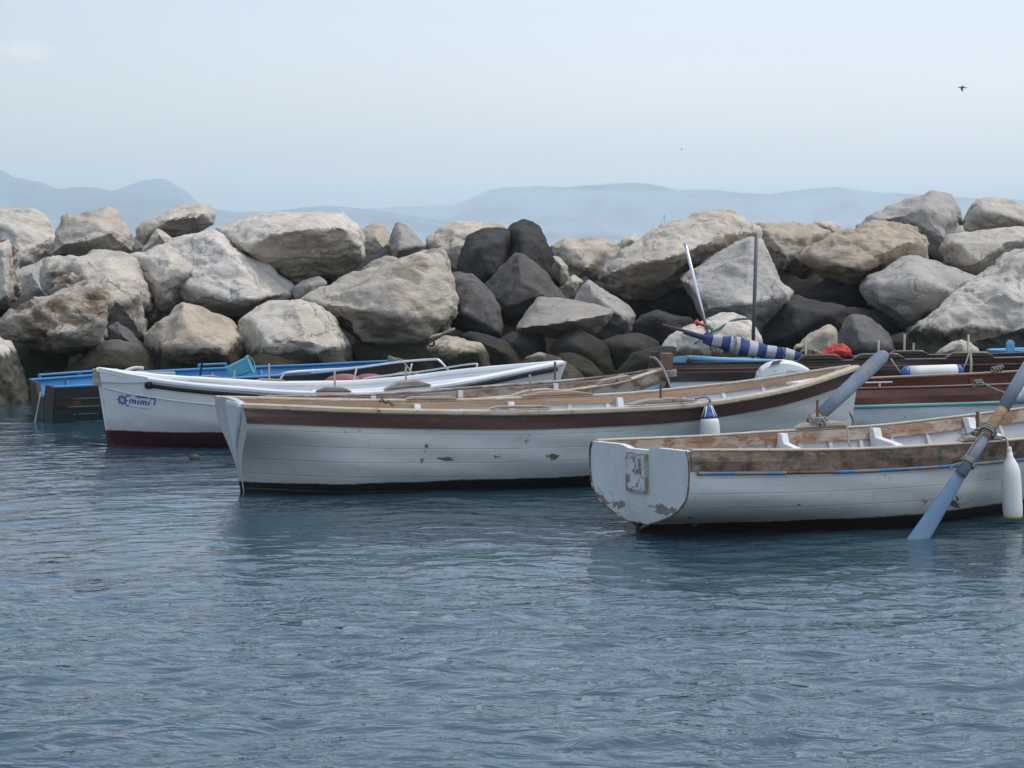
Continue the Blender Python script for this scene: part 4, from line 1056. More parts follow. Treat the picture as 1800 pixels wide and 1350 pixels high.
b1.pad('thole_pad', GREYW, -1, 676, 756, .075, .09, dz=.034, end=.3)
b1.pad('thole_pad', GREYW, 1, 452, 502, .022, .08, dz=.034)
for px, ln in ((589, .17), (714, .17)): b1.pin(STEEL, -1, px, ln, .010, base=.07)
for px, ln in ((473, .17), (412, .08)): b1.pin(STEEL, 1, px, ln, .010, base=.04)
# stainless hand rail along the far side
def on(bt, side, px, up, off=-.03):
    return bt.sheer(bt.S_at(px, side, up), side, off, up)
hr = MB()
hp = [on(b1, 1, 490, .03), on(b1, 1, 497, .10), on(b1, 1, 506, .125), on(b1, 1, 560, .145), on(b1, 1, 620, .16), on(b1, 1, 700, .185), on(b1, 1, 758, .17), on(b1, 1, 771, .15), on(b1, 1, 788, .03)]
hr.add(tube(curve_pts(hp, 40), .012, 8)); hr.build('hand_rail', STEEL, b1.root, True)
for px in (621, 718): MB().add(tube([on(b1, 1, px, .02), on(b1, 1, px + 5, .155)], .010, 8)).build('rail_post', STEEL, b1.root, True)
hp = [on(b1, 1, 640, .03), on(b1, 1, 646, .05), on(b1, 1, 740, .06), on(b1, 1, 830, .075), on(b1, 1, 836, .03)]
MB().add(tube(curve_pts(hp, 24), .010, 8)).build('hand_rail', STEEL, b1.root, True)

# logo: blue ship wheel, the word mimi and a bracket line, as thin film on the hull
INK = mat_plain('blue_logo_film', (0.03, 0.10, 0.34), 0.4)
def film(bt, polys, x0, z0, slope, name, mat, off=.003):
    """polys in metres on the near side: each a list of (u, v); u runs along the hull, v up."""
    V, Fc = [], []
    for pg in polys:
        k = len(V)
        for u, v in pg:
            z = z0 + v + slope * u
            V.append(bt.at(bt.S_x(x0 + u, z, -1), z, -1, off))
        Fc.append(tuple(range(k, k + len(pg))))
    return mesh_obj(name, V, Fc, mat, bt.root)
def stroke(u0, v0, u1, v1, w):
    d = Vector((u1 - u0, v1 - v0)).normalized(); n = Vector((-d.y, d.x)) * w / 2
    return [(u0 + n.x, v0 + n.y), (u1 + n.x, v1 + n.y), (u1 - n.x, v1 - n.y), (u0 - n.x, v0 - n.y)]
polys = []
R1, R2, cx = .040, .024, .045
for i in range(20):
    a, c = 2 * math.pi * i / 20, 2 * math.pi * (i + 1) / 20
    polys.append([(cx + R1 * math.cos(a), R1 * math.sin(a)), (cx + R1 * math.cos(c), R1 * math.sin(c)), (cx + R2 * math.cos(c), R2 * math.sin(c)), (cx + R2 * math.cos(a), R2 * math.sin(a))])
for i in range(8):
    a = 2 * math.pi * i / 8
    polys.append(stroke(cx + .036 * math.cos(a), .036 * math.sin(a), cx + .056 * math.cos(a), .056 * math.sin(a), .009))
    polys.append(stroke(cx + .008 * math.cos(a), .008 * math.sin(a), cx + .026 * math.cos(a), .026 * math.sin(a), .004))
u = .118
def leg(u, h=.038, w=.013): return stroke(u - .006, -.022, u + .006, -.022 + h, w)
for letter in 'mimi':
    if letter == 'm':
        for k in range(3): polys.append(leg(u + k * .024))
        polys.append(stroke(u + .006, .016, u + .052, .014, .010)); u += .074
    else:
        polys.append(leg(u, .038)); polys.append(stroke(u + .010, .028, u + .014, .037, .013)); u += .026
polys += [stroke(.075, .050, .125, .050, .012), stroke(.165, .050, .285, .052, .013), stroke(.30, .050, .345, .050, .014), stroke(.345, .054, .350, .028, .013), stroke(.350, .03, .338, -.012, .011),
          stroke(.075, -.048, .112, -.050, .012), stroke(.12, -.052, .19, -.054, .004), stroke(.20, -.055, .26, -.056, .005), stroke(.27, -.056, .31, -.057, .004)]
lx = b1.lp(.06, .6, -1).x
Slo = None
best = None
for i in range(200):
    S = i / 999; p = b1.w(b1.at(S, .43, -1)); d = abs(px_of(p)[0] - 206)
    if best is None or d < best[0]: best = (d, b1.at(S, .43, -1).x)
film(b1, polys, best[1], .452, -.10, 'logo', INK)

# --- blue skiff at the back left
b0 = Boat('skiff', 'old wooden skiff with bright blue inside and dark brown peeling planks, at the far left', 'boat', (-5.2, 22.6), 25, 0.0, 4.35,
          [(0, .654), (.3, .862), (.6, .791), (.82, .467), (.94, .21), (1, .038)], [(0, .388), (.4, .436), (.7, .463), (1, .531)], zk=-.2,
          sternf=[(0, .55), (.2, .66), (.5, .82), (1, 1)], midf=[(0, .5), (.12, .78), (.3, .86), (.6, .94), (1, 1)], rake_b=.45)
boats['b0'] = b0
b0.hull(BROWNH, .0); b0.lining(BLUEP, -.035)
b0.transom(BROWNH, crown=0, notch=(.06, .20, .14))
for sd in (-1, 1):
    b0.rail('gunwale', BLUEP, sd, .09, .022, .008, -.03, .0, .99)
    edges = [.0, .135, .225, .31, .40]
    for k in range(4):
        b0.band('plank', BROWNH, sd, edges[k] + .002, edges[k + 1] - .004, .0, .010 + .004 * (3 - k), .004, .985, 32)
        b0.half_round('plank_edge', TEALP, sd, .007, edges[k + 1] - .004, .03, .97, .010 + .004 * (3 - k))
b0.ribs(BLUEP, .5, .1, .9, t0=.3, off=-.036, d=.03); b0.floor(BLUEP, .08)
for S in (.16, .45, .72): b0.thwart(BLUEP, S, .14, .24, knee=False)
b0.stem(BROWNH, 1.0, .06, .08)
b0.deck(BLUEP, .9, .98, .02)
def raised_rail(px, up, posts):
    path = [on(b0, 1, a, up) for a in px]
    MB().add(sweep(path, .05, .022)).build('side_rail', BLUEP, b0.root)
    for a in posts: MB().add(tube([on(b0, 1, a, -.01), on(b0, 1, a, up)], .022, 6)).build('rail_block', BLUEP, b0.root)
raised_rail([67, 95, 130, 165, 205], .055, [69, 138, 200]); raised_rail([347, 372, 397], .06, [349, 395])
b0.pad('thole_pad', GREYW, -1, 322, 390, .035, .085, end=.2); b0.pad('thole_pad', GREYW, -1, 492, 545, .02, .08)
b0.pin(BLACKR, -1, 352, .17, .012, lean=(.03, 0))
tr = [Vector((-.02, y, z)) for y, z in ((-.12, .02), (-.02, .02), (-.03, .25), (-.10, .25))]
MB().add(prism(tr, Vector((.016, 0, 0)))).build('wear_plate', mat_paint('scraped_plate', (.075, .085, .095), (.3, .32, .33), chips=1.2, grime=.3), b0.root)
MB().add(tube(sag(b0.w(Vector((-.03, -.06, .30))), P(58, 757, 21.95), .015, 10), .008, 6)).build('rope', ROPE, None, True, True)
o = COL.objects[-1] if False else bpy.data.objects['rope']; tag(o, 'thin frayed line hanging from the blue skiff stern into the water', 'rope')

# --- dark brown launch behind
ba = Boat('launch', 'long dark brown launch with two masts and a furled striped awning, at the back right', 'boat', (1.60, 21.55), 3, -0.032, 5.7,
          [(0, .62), (.3, .74), (.6, .74), (.85, .42), (1, .04)], [(0, .684), (.4, .714), (.7, .743), (1, .945)], rake_b=.3, group='brown wooden launches')
boats['ba'] = ba
ba.hull(W_TRIM, .17); ba.lining(MAHOG); ba.transom(MAHOG, crown=.02)
for sd in (-1, 1):
    ba.band('sheer_strake', MAHOG, sd, .004, .175, .0, .016)
    ba.rail('gunwale', MAHOG, sd, .08, .026, .012, -.02, .0, .99)
    ba.half_round('beading', MAHOG2, sd, .010, .05, .01, .98, .016)
ba.floor(MAHOG); ba.ribs(MAHOG, .5, .1, .9)
for S in (.2, .5, .75): ba.thwart(MAHOG, S, .2, .25, knee=False)
for xa, xb in ((1404, 1480), (1500, 1590), (1664, 1746)): ba.pad('coaming_block', MAHOG, -1, xa, xb, .062, .09, end=.16, dz=.025)
ba.pad('coaming_block', MAHOG, 1, 1560, 1630, .055, .09, end=.16)
for px, ln in ((1417, .16), (1545, .15), (1703, .19)): ba.pin(STEEL, -1, px, ln, .013, base=.07)
for px, ln in ((1589, .19), (1605, .09)): ba.pin(STEEL, 1, px, ln, .013, base=.06)
ba.pad('stern_block', MAHOG, -1, 1206, 1218, .05, .10, end=.4)
v, f = rings([[Vector((-.20, -.03, -.1)), Vector((-.20, .03, -.1)), Vector((-.01, .03, -.1)), Vector((-.01, -.03, -.1))], [Vector((-.16, -.03, .62)), Vector((-.16, .03, .62)), Vector((-.01, .03, .62)), Vector((-.01, -.03, .62))],
              [Vector((-.13, -.03, .80)), Vector((-.13, .03, .80)), Vector((-.06, .03, .80)), Vector((-.06, -.03, .80))]])
mesh_obj('rudder', v, f, MAHOG, ba.root)
inv = ba.M.inverted()
def bpole(name, pts, r, mat): 
    v, f = tube([inv @ p for p in pts], r, 10); return mesh_obj(name, v, f, mat, ba.root, True)
m1 = bpole('mast', [P(1205, 430, 21.4), P(1230, 530, 21.4), P(1256, 634, 21.4)], .017, ALU); m1['label'] = 'shiny leaning silver mast'
v, f = tube([inv @ P(1204.4, 427.5, 21.4), inv @ P(1205.2, 432, 21.4)], .0185, 10); mesh_obj('mast_cap', v, f, STEEL, m1)
m2 = bpole('mast', [P(1330, 410, 21.7), P(1326.5, 520, 21.7), P(1323, 632, 21.7)], .020, DARKPOLE); m2['label'] = 'dull dark upright mast'
v, f = box(inv @ P(1257, 630, 21.4), (.14, .14, .07)); mesh_obj('mast_step', v, f, mat_plain('step_block', (.05, .045, .04), .6), ba.root)
v, f = box(inv @ P(1258, 622, 21.35), (.10, .10, .03), Matrix.Rotation(.35, 3, 'Y')); mesh_obj('mast_wedge', v, f, mat_plain('red_brown_wedge', (.19, .07, .05), .7), ba.root)

# --- second brown launch, nearer
bb = Boat('launch', 'brown launch with a turquoise line along its white hull behind the long white bow', 'boat', (2.92, 19.1), 4, 0.0, 4.6,
          [(0, .60), (.3, .72), (.6, .70), (.85, .40), (1, .04)], [(0, .618), (.2, .647), (.4, .679), (.7, .80), (1, .947)], rake_b=.3, group='brown wooden launches')
boats['bb'] = bb
bb.hull(W_TRIM, .15); bb.lining(MAHOG2); bb.transom(MAHOG2, crown=.02)
for sd in (-1, 1):
    bb.band('sheer_strake', MAHOG2, sd, .004, .135, .0, .014)
    bb.rail('gunwale', MAHOG2 if sd < 0 else TANW, sd, .06, .02, .010, -.015, .0, .99)
    bb.half_round('rub_rail', TURQ, sd, .018, .15, .0, .98, .010)
bb.floor(MAHOG2); bb.ribs(MAHOG2, .6, .35, .9, w=.05)
for S in (.5, .7): bb.thwart(BLUEP, S, .12, .25, knee=False)
v, f = tube([bb.sheer(.08, -1, 0, .02), bb.sheer(.08, -1, 0, .06)], .012, 8); mesh_obj('cleat_post', v, f, STEEL, bb.root)
v, f = tube([bb.sheer(.05, -1, 0, .062), bb.sheer(.105, -1, 0, .062)], .009, 8); mesh_obj('cleat_bar', v, f, STEEL, bb.root)

# --- blue boat cut by the right edge
bc = Boat('fishing_boat', 'light blue boat bow with an upright blue post, cut by the right edge', 'boat', (8.75, 23.4), 178, 0.0, 3.3,
          [(0, .5), (.4, .62), (.75, .45), (.92, .2), (1, .04)], [(0, .6), (.5, .64), (.8, .70), (1, .70)], rake_b=.25)
boats['bc'] = bc
bc.hull(BLUEP, .10); bc.lining(BLUEP); bc.transom(BLUEP)
for sd in (-1, 1):
    bc.band('sheer_strake', BLUEP, sd, .004, .11, .0, .012); bc.rail('gunwale', LBLUE, sd, .07, .025, .012, -.015, .0, .99)
bc.floor(BLUEP); bc.deck(BLUEP, .6, .98, .01)
p = bc.w(bc.sheer(.95, -1)); q = bc.M.inverted() @ P(1776, 614, 23.2)
v, f = rings([[q + Vector((a * .045, b * .03, z)) for a, b in ((-1, -1), (1, -1), (1, 1), (-1, 1))] for z in (-.06, .07)] + [[q + Vector((a * .02, b * .02, .105)) for a, b in ((-1, -1), (1, -1), (1, 1), (-1, 1))]]); mesh_obj('post', v, f, LBLUE, bc.root)
for px in (1723, 1738): 
    q = bc.M.inverted() @ P(px, 617, 23.2)

# ------------------------------------------------------------------ oars, fenders, motor, ropes, loose gear
def lift_obj(name, parts, loc, label, cat, group=None):
    """parts: list of (part name, (verts, faces) in world space, material, smooth)."""
    root = thing(name, label, cat, loc, group=group)
    for pn, vf, m, sm in parts:
        mesh_obj(pn, [Vector(v) - Vector(loc) for v in vf[0]], vf[1], m, root, sm)
    return root

OARB = mat_paint('faded_blue_oar', (0.165, 0.21, 0.265), (0.25, 0.25, 0.25), chips=1.7, chip_scale=6, grime=.4, grime_col=(0.33, 0.36, 0.38), rough=.7)
OARB2 = mat_paint('blue_oar_blade', (0.125, 0.21, 0.32), (0.27, 0.29, 0.31), chips=1.9, chip_scale=6, grime=.35, grime_col=(0.28, 0.32, 0.38), rough=.65)
OARW = mat_wood('worn_oar_leather', (.22, .12, .07), (.38, .24, .15), wear=.4, rough=.8)

def polyline(pts, rad):
    return tube(pts, rad, 10)
# near oar: wide blade in the water, shaft past the gunwale pin and up to the right
A = P(1616, 946, 13.47); G = P(1738, 757, 13.81); T = P(1815, 632, 14.07)
dirv = (G - A)
pt = lambda k: A + dirv * k
n = dirv.normalized(); side = n.cross(Vector((0, 1, 0))).normalized(); face = side.cross(n)
def blade(p0, p1, wa, wb, th, m=8):
    rs = []
    for i in range(m + 1):
        u = i / m; c = p0.lerp(p1, u); w = wa + (wb - wa) * u
        rs.append([c + side * (math.cos(a) * w) + face * (math.sin(a) * th) for a in (2 * math.pi * j / 12 for j in range(12))])
    return rings(rs)
lift_obj('oar', [('blade', blade(pt(-.16), pt(.60), .074, .040, .018), OARB2, True),
                 ('shaft', tube([pt(.585), pt(.80), pt(.93)], [.042, .040, .038], 12), OARB, True),
                 ('leather', tube([pt(.93), pt(1.0), pt(1.15), pt(1.22)], [.040, .041, .041, .040], 12), OARW, True),
                 ('loom', tube([pt(1.21), G.lerp(T, .6), T], [.044, .046, .046], 12), OARB, True)], A, 'blue oar dipping into the water, lashed to the near side of the right foreground boat', 'oar', 'blue oars of the right boat')
A2 = P(1412, 757, 15.75); T2 = P(1556, 622, 16.3)
pt2 = lambda k: A2.lerp(T2, k)
lift_obj('oar', [('shaft', tube([pt2(-.15), pt2(.02), pt2(.20)], [.036, .040, .042], 12), OARW, True),
                 ('loom', tube([pt2(.19), pt2(.5), pt2(.85), pt2(.97), pt2(1.0)], [.048, .056, .060, .054, .035], 12), OARB, True)], A2, 'blue oar raised over the far side of the right foreground boat', 'oar', 'blue oars of the right boat')

def rope(pts, r, label, mat=ROPE, n=24, smooth=True, name='rope', cat='rope'):
    pts = curve_pts(pts, n) if smooth else pts
    o = MB().add(tube(pts, r, 6)).build(name, mat, None, True, True)
    return tag(o, label, cat)
def coil(c, ax, R, r, turns=3, h=.03, n=14):
    a = ax.normalized(); u = a.cross(Vector((0, 0, 1))); u = (u if u.length > .1 else a.cross(Vector((1, 0, 0)))).normalized(); w = a.cross(u); N = int(turns * n)
    return tube([c + u * (R * math.cos(2 * math.pi * i / n)) + w * (R * math.sin(2 * math.pi * i / n)) + a * (h * (i / N - .5)) for i in range(N + 1)], r, 6)

# lashings of the oars
m = MB(); m.add(coil(pt(1.0), n, .052, .008, 3, .05)); m.add(coil(pt(.70), n, .050, .007, 3, .035))
m.add(tube(curve_pts([pt(.70) + Vector((-.05, -.03, 0)), pt(.85) + Vector((-.055, -.03, 0)), pt(.99) + Vector((-.04, -.04, 0))], 10), .006, 6))
m.add(tube(curve_pts([pt(.70) + Vector((-.05, -.04, 0)), pt(.70) + Vector((-.10, -.04, -.01)), pt(.70) + Vector((-.14, -.04, -.05))], 8), .007, 6))
for q in ((1723, 757), (1716, 762), (1730, 760)): m.add(coil(P(q[0], q[1], 13.87), Vector((.3, .2, 1)), .032, .008, 1.5, .03))
tag(m.build('rope', ROPE, None, True, True), 'pale cord lashing the near blue oar to its thole pin', 'rope')
m = MB(); m.add(coil(P(1436, 738, 15.70), Vector((.1, 0, 1)), .05, .010, 3, .05)); m.add(coil(P(1424, 742, 15.68), Vector((1, 0, .3)), .035, .010, 2, .05)); m.add(coil(P(1447, 741, 15.68), Vector((1, .3, .3)), .03, .010, 2, .05))
m.add(tube(curve_pts([P(1426, 742, 15.65), P(1422, 733, 15.65), P(1425, 726, 15.65)], 6), .007, 6))
tag(m.build('rope', ROPE, None, True, True), 'knotted cord at the thole pin of the raised blue oar', 'rope')
rope([P(1489, 750, 15.35), P(1491, 765, 15.30), P(1491, 776, 15.25), P(1494, 784, 15.20)], .008, 'short cord with a knot hanging inside the right foreground boat')
rope([P(1494, 723, 17.66), P(1495, 728, 17.64), P(1499, 738, 17.66), P(1498, 748, 17.66)], .009, 'loose rope end hanging at the bow of the long white boat')
rope([P(1143, 628, 19.15), P(1152, 630, 19.05), P(1162, 642, 19.0), P(1172, 662, 18.9), P(1180, 684, 18.8)], .012, 'grey mooring line running down from the brown stem post')
m = MB(); c3 = b3.w(Vector((b3.lp(1, 1, 1).x + .005, 0, .735)))
m.add(coil(c3, Vector((0, 0, 1)), .085, .012, 4, .06)); tag(m.build('rope', ROPE, None, True, True), 'turns of rope round the square brown stem post', 'rope')
rope([P(668, 706, 17.06), P(672, 703, 17.16), P(678, 708, 17.11), P(683, 706, 17.06), P(690, 712, 16.96)], .012, 'small tangle of brown line on the gunwale of the long white boat', mat_rope('brown_rope', (.14, .11, .07)))
rope([P(1566, 631, 20.7), P(1572, 640, 20.55), P(1580, 651, 20.5), P(1586, 658, 20.48)], .009, 'cord holding the left end of the blue ended fender')
rope([P(1703, 622, 20.6), P(1697, 640, 20.5), P(1690, 652, 20.5)], .009, 'cord holding the right end of the blue ended fender')
rope([P(1706, 622, 20.62), P(1707, 640, 20.5), P(1706, 660, 20.45)], .014, 'thick grey rope hanging down the side of the long dark launch')
rope([P(1716, 675, 18.3), P(1726, 673, 18.28), P(1748, 684, 18.25), P(1770, 692, 18.22)], .009, 'thin cord tied to the turquoise lined launch')
m = MB(); m.add(coil(P(1718, 674, 18.35), Vector((1, .2, .2)), .03, .008, 3, .08)); m.add(coil(P(1752, 649, 19.8), Vector((1, .2, .2)), .025, .010, 4, .12)); tag(m.build('rope', ROPE, None, True, True), 'knots of cord on the gunwales of the turquoise lined launch', 'rope')
m = MB(); m.add(coil(P(690, 632, 24.0), Vector((.3, 0, 1)), .05, .012, 3, .05)); m.add(tube(curve_pts([P(697, 630, 23.9), P(706, 633, 23.8), P(716, 645, 23.7), P(728, 660, 23.5)], 10), .010, 6))
tag(m.build('rope', ROPE, None, True, True), 'rope tied at the bow of the blue skiff', 'rope')
m = MB(); m.add(tube(curve_pts([P(966, 643, 20.75), P(972, 650, 20.65), P(975, 662, 20.6), P(976, 672, 20.55)], 10), .011, 6)); m.add(tube(curve_pts([P(905, 656, 20.9), P(920, 648, 20.95), P(935, 644, 20.95), P(955, 641, 20.9)], 10), .012, 6))
tag(m.build('rope', mat_rope('green_grey_rope', (.25, .28, .25)), None, True, True), 'grey green mooring rope over the bow of the white glass fibre boat', 'rope')
rope([P(800, 578, 25.25), P(790, 582, 25.25), P(775, 588, 25.3), P(760, 592, 25.25), P(752, 600, 25.3)], .022, 'bleached old rope caught between the boulders', mat_rope('bleached_rope', (.42, .40, .33)))
m = MB(); m.add(coil(P(757, 602, 25.25), Vector((.6, 1, .5)), .05, .012, 1.3, .02)); tag(m.build('mooring_ring', mat_plain('rusted_iron', (.09, .04, .025), .85, .3, .4), None, True, True), 'rusty iron mooring ring on the tan topped stone', 'ring')
rope([P(1222, 604, 25.0), P(1240, 590, 25.15), P(1265, 577, 25.3), P(1290, 563, 25.6), P(1318, 560, 25.8)], .016, 'green rope lying across the flat cream topped rock', ROPEG)
rope([P(1712, 765, 14.05), P(1706, 762, 14.15), P(1695, 764, 14.25), P(1685, 759, 14.35)], .006, 'thin string along the thwart of the right foreground boat')

rope([P(668, 664, 21.75), P(690, 659, 21.75), P(712, 655, 21.8), P(730, 657, 21.8), P(738, 661, 21.75)], .014, 'pale rope laid along the far side of the white glass fibre boat', mat_rope('pale_rope', (.5, .47, .40)))
# fenders
def fender(top, bottom, R, label, blue=False, base_yellow=False, cord_to=None):
    d = bottom - top; ln = d.length
    M = Matrix.Translation(top) @ d.to_track_quat('Z', 'Y').to_matrix().to_4x4()
    prof = [(R * .30, -.03), (R * .34, 0), (R * .55, ln * .06), (R * .80, ln * .14), (R * .95, ln * .24), (R, ln * .36), (R, ln * .85), (R * .94, ln * .95), (R * .8, ln)]
    parts = []
    if blue:
        parts.append(('cap', lathe([(R * .28, -.05), (R * .40, 0), (R * .62, ln * .08), (R * .84, ln * .17)], 20, M), BLUEV, True))
        prof = [(R * .80, ln * .16)] + prof[4:]
        for k in range(5):
            a = 2 * math.pi * k / 5 + .5
            parts.append(('cap_rib', tube([M @ Vector((R * .34 * math.cos(a), R * .34 * math.sin(a), -.04)), M @ Vector((R * .60 * math.cos(a), R * .60 * math.sin(a), ln * .05)), M @ Vector((R * .80 * math.cos(a), R * .80 * math.sin(a), ln * .14))], .006, 5), WHITEP, True))
    else: parts.append(('eye', lathe([(R * .18, -.07), (R * .24, -.05), (R * .26, -.01), (R * .32, .0)], 12, M), WHITEP, True))
    parts.append(('body', lathe(prof, 24, M), WHITEP, True))
    if base_yellow: parts.append(('foot', lathe([(R * .92, ln * .955), (R * .96, ln * .97), (R * .84, ln * 1.003), (R * .5, ln * 1.005)], 20, M), YELW, True))
    if cord_to: parts.append(('cord', tube(curve_pts(cord_to + [top + Vector((0, 0, .05))], 14), .009, 6), ROPE, True))
    return lift_obj('fender', parts, top, label, 'fender', 'white boat fenders')
S = b2.S_at(1246, -1); Yf = b2.w(b2.sheer(S, -1)).y
fender(P(1246, 722, Yf - .10), P(1250, 800, Yf - .12), .082, 'white fender with a blue ribbed top hanging on the long white boat', blue=True,
       cord_to=[b2.w(b2.sheer(S - .02, -1, -.05, .04)), b2.w(b2.sheer(S - .005, -1, .01, .05)), b2.w(b2.sheer(S, -1, .05, 0))])
S = b4.S_at(1770, -1); Yf = b4.w(b4.sheer(S, -1)).y
fender(P(1775, 803, Yf - .13), P(1781, 911, Yf - .16), .070, 'long plain white fender hanging beside the oar at the right edge', base_yellow=True,
       cord_to=[b4.w(b4.sheer(S - .03, -1, -.04, .03)), b4.w(b4.sheer(S - .01, -1, .02, .03)), P(1772, 785, Yf - .1)])
def roll_fender(a, b, R, label, ends=True):
    d = b - a; ln = d.length; M = Matrix.Translation(a) @ d.to_track_quat('Z', 'Y').to_matrix().to_4x4()
    parts = [('body', lathe([(R, ln * .12), (R * 1.01, ln * .3), (R * 1.01, ln * .7), (R, ln * .88)], 20, M), WHITEP, True)]
    for z0, z1 in ((.12, 0), (.88, 1)):
        parts.append(('end_cap', lathe([(R * .99, ln * z0), (R * .9, ln * (z0 + (z1 - z0) * .5)), (R * .5, ln * (z0 + (z1 - z0) * .85)), (R * .2, ln * z1)], 20, M), BLUEV if ends else WHITEP, True))
    return lift_obj('fender', parts, a, label, 'fender', 'white boat fenders')
roll_fender(P(1583, 656, 20.42), P(1694, 652, 20.5), .070, 'white roll shaped fender with dark blue ends lying along the long dark launch')
roll_fender(P(1778, 694, 18.05), P(1880, 690, 18.1), .075, 'white horizontal fender at the right edge behind the upper end of the near oar', False)

# red buoys on the far side of the glass fibre boat
for (x, y, Yd, R, lab) in ((601, 675, 21.75, .105, 'faded red buoy left of the pair on the white glass fibre boat'), (646, 674, 21.9, .10, 'faded red and grey buoy right of the pair on the white glass fibre boat')):
    c = P(x, y, Yd); M = Matrix.Translation(c) @ Matrix.Rotation(math.pi / 2 - .1, 4, 'Y')
    prof = [(R * math.sin(math.pi * k / 12) ** .8 + .004, -R * 1.9 * math.cos(math.pi * k / 12)) for k in range(13)]
    lift_obj('buoy', [('body', lathe(prof, 20, M), REDV, True), ('neck', lathe([(.03, R * 1.8), (.035, R * 2.0), (.03, R * 2.2)], 10, M), BLACKR, True)], c - Vector((0, 0, R)), lab, 'buoy', 'red buoys on the white glass fibre boat')

# outboard motor on the stern of the turquoise lined launch
MW = mat_plain('motor_white', (0.66, 0.67, 0.65), 0.32, 0, .06, 5, .02)
MG = mat_plain('motor_grey', (0.30, 0.31, 0.32), 0.4, 0, .06)
MD = mat_plain('motor_dark', (0.02, 0.022, 0.025), 0.4)
def motor():
    Yd = 18.95; o = P(1372, 690, Yd)
    st = [(1327, 668, 690, .09), (1330, 655, 692, .105), (1337, 645, 692, .120), (1348, 637.5, 692, .126), (1362, 632.5, 691, .128), (1376, 631.5, 690, .126), (1392, 634, 688, .120), (1406, 639, 684, .108), (1416, 644.5, 676, .092), (1422, 648.5, 662, .07)]
    rs = []
    for x, yt, yb, hw in st:
        zt, zb = P(x, yt, Yd).z, P(x, yb, Yd).z; X = P(x, yt, Yd).x; zm = zb + (zt - zb) * .62
        rs.append([Vector((X, Yd + a * hw, z)) for a, z in ((-.86, zb), (-1, zb + (zt - zb) * .25), (-.98, zm), (-.80, zt - (zt - zm) * .28), (-.5, zt - .006), (0, zt), (.5, zt - .006), (.80, zt - (zt - zm) * .28), (.98, zm), (1, zb + (zt - zb) * .25), (.86, zb))])
    parts = [('cowling', rings(rs), MW, False)]
    # carrying recess on the near shoulder of the lid
    def lid(x, k, off):
        xs_ = [s_[0] for s_ in st]; yt = np.interp(x, xs_, [s_[1] for s_ in st]); yb = np.interp(x, xs_, [s_[2] for s_ in st]); hw = np.interp(x, xs_, [s_[3] for s_ in st])
        zt, zbb = P(x, yt, Yd).z, P(x, yb, Yd).z; zm = zbb + (zt - zbb) * .62
        aa, zz = -.80 + .30 * k, (zt - (zt - zm) * .28) * (1 - k) + (zt - .006) * k
        return Vector((P(x, yt, Yd).x, Yd + aa * hw - off * .7, zz + off * .7))
    parts.append(('handle_recess', prism([lid(1352, .05, .005), lid(1366, .05, .005), lid(1371, .95, .005), lid(1358, .95, .005)], Vector((0, -.003, .003))), MD, False))
    parts.append(('recess_rim', prism([lid(1349, -.25, .002), lid(1367.5, -.25, .002), lid(1374, 1.15, .002), lid(1357, 1.15, .002)], Vector((0, -.002, .002))), MG, False))
    zb = P(1372, 690, Yd).z
    parts.append(('lower_cowl', box((P(1368, 690, Yd).x, Yd, zb - .05), (.34, .22, .11)), MG, False))
    parts.append(('leg', box((P(1360, 690, Yd).x, Yd, zb - .45), (.14, .07, .75)), MW, False))
    parts.append(('cavitation_plate', box((P(1360, 690, Yd).x - .05, Yd, zb - .72), (.30, .16, .02)), MW, False))
    parts.append(('clamp_bracket', box((P(1412, 690, Yd).x, Yd + .1, zb - .10), (.16, .16, .16)), MD, False))
    root = lift_obj('outboard_motor', parts, o, 'white outboard motor tilted on the stern of the turquoise lined launch', 'outboard motor')
    def letters(txt, x, y, yd, h, rot=(math.pi / 2, 0, 0), nm='lettering'):
        cu = bpy.data.curves.new(nm, 'FONT'); cu.body = txt; cu.size = h; cu.extrude = .0008; cu.shear = .25
        ob = bpy.data.objects.new(nm, cu); COL.objects.link(ob)
        dg = bpy.context.evaluated_depsgraph_get(); me = bpy.data.meshes.new_from_object(ob.evaluated_get(dg)); bpy.data.objects.remove(ob)
        ob = bpy.data.objects.new(nm, me); COL.objects.link(ob); me.materials.clear(); me.materials.append(MD)
        ob.rotation_euler = rot; ob.location = P(x, y, yd) - o; ob.parent = root
    letters('5', 1332, 655, Yd - .130, .045, (math.pi / 2, 0, -.35)); letters('JOHNSON', 1382, 656.5, Yd - .131, .042)
    parts2 = prism([P(1359, 655, Yd - .131), P(1362, 651, Yd - .131), P(1369, 650, Yd - .131), P(1363, 652, Yd - .131)], Vector((0, -.002, 0)))
    mesh_obj('emblem', [Vector(v) - o for v in parts2[0]], parts2[1], MG, root)
motor()

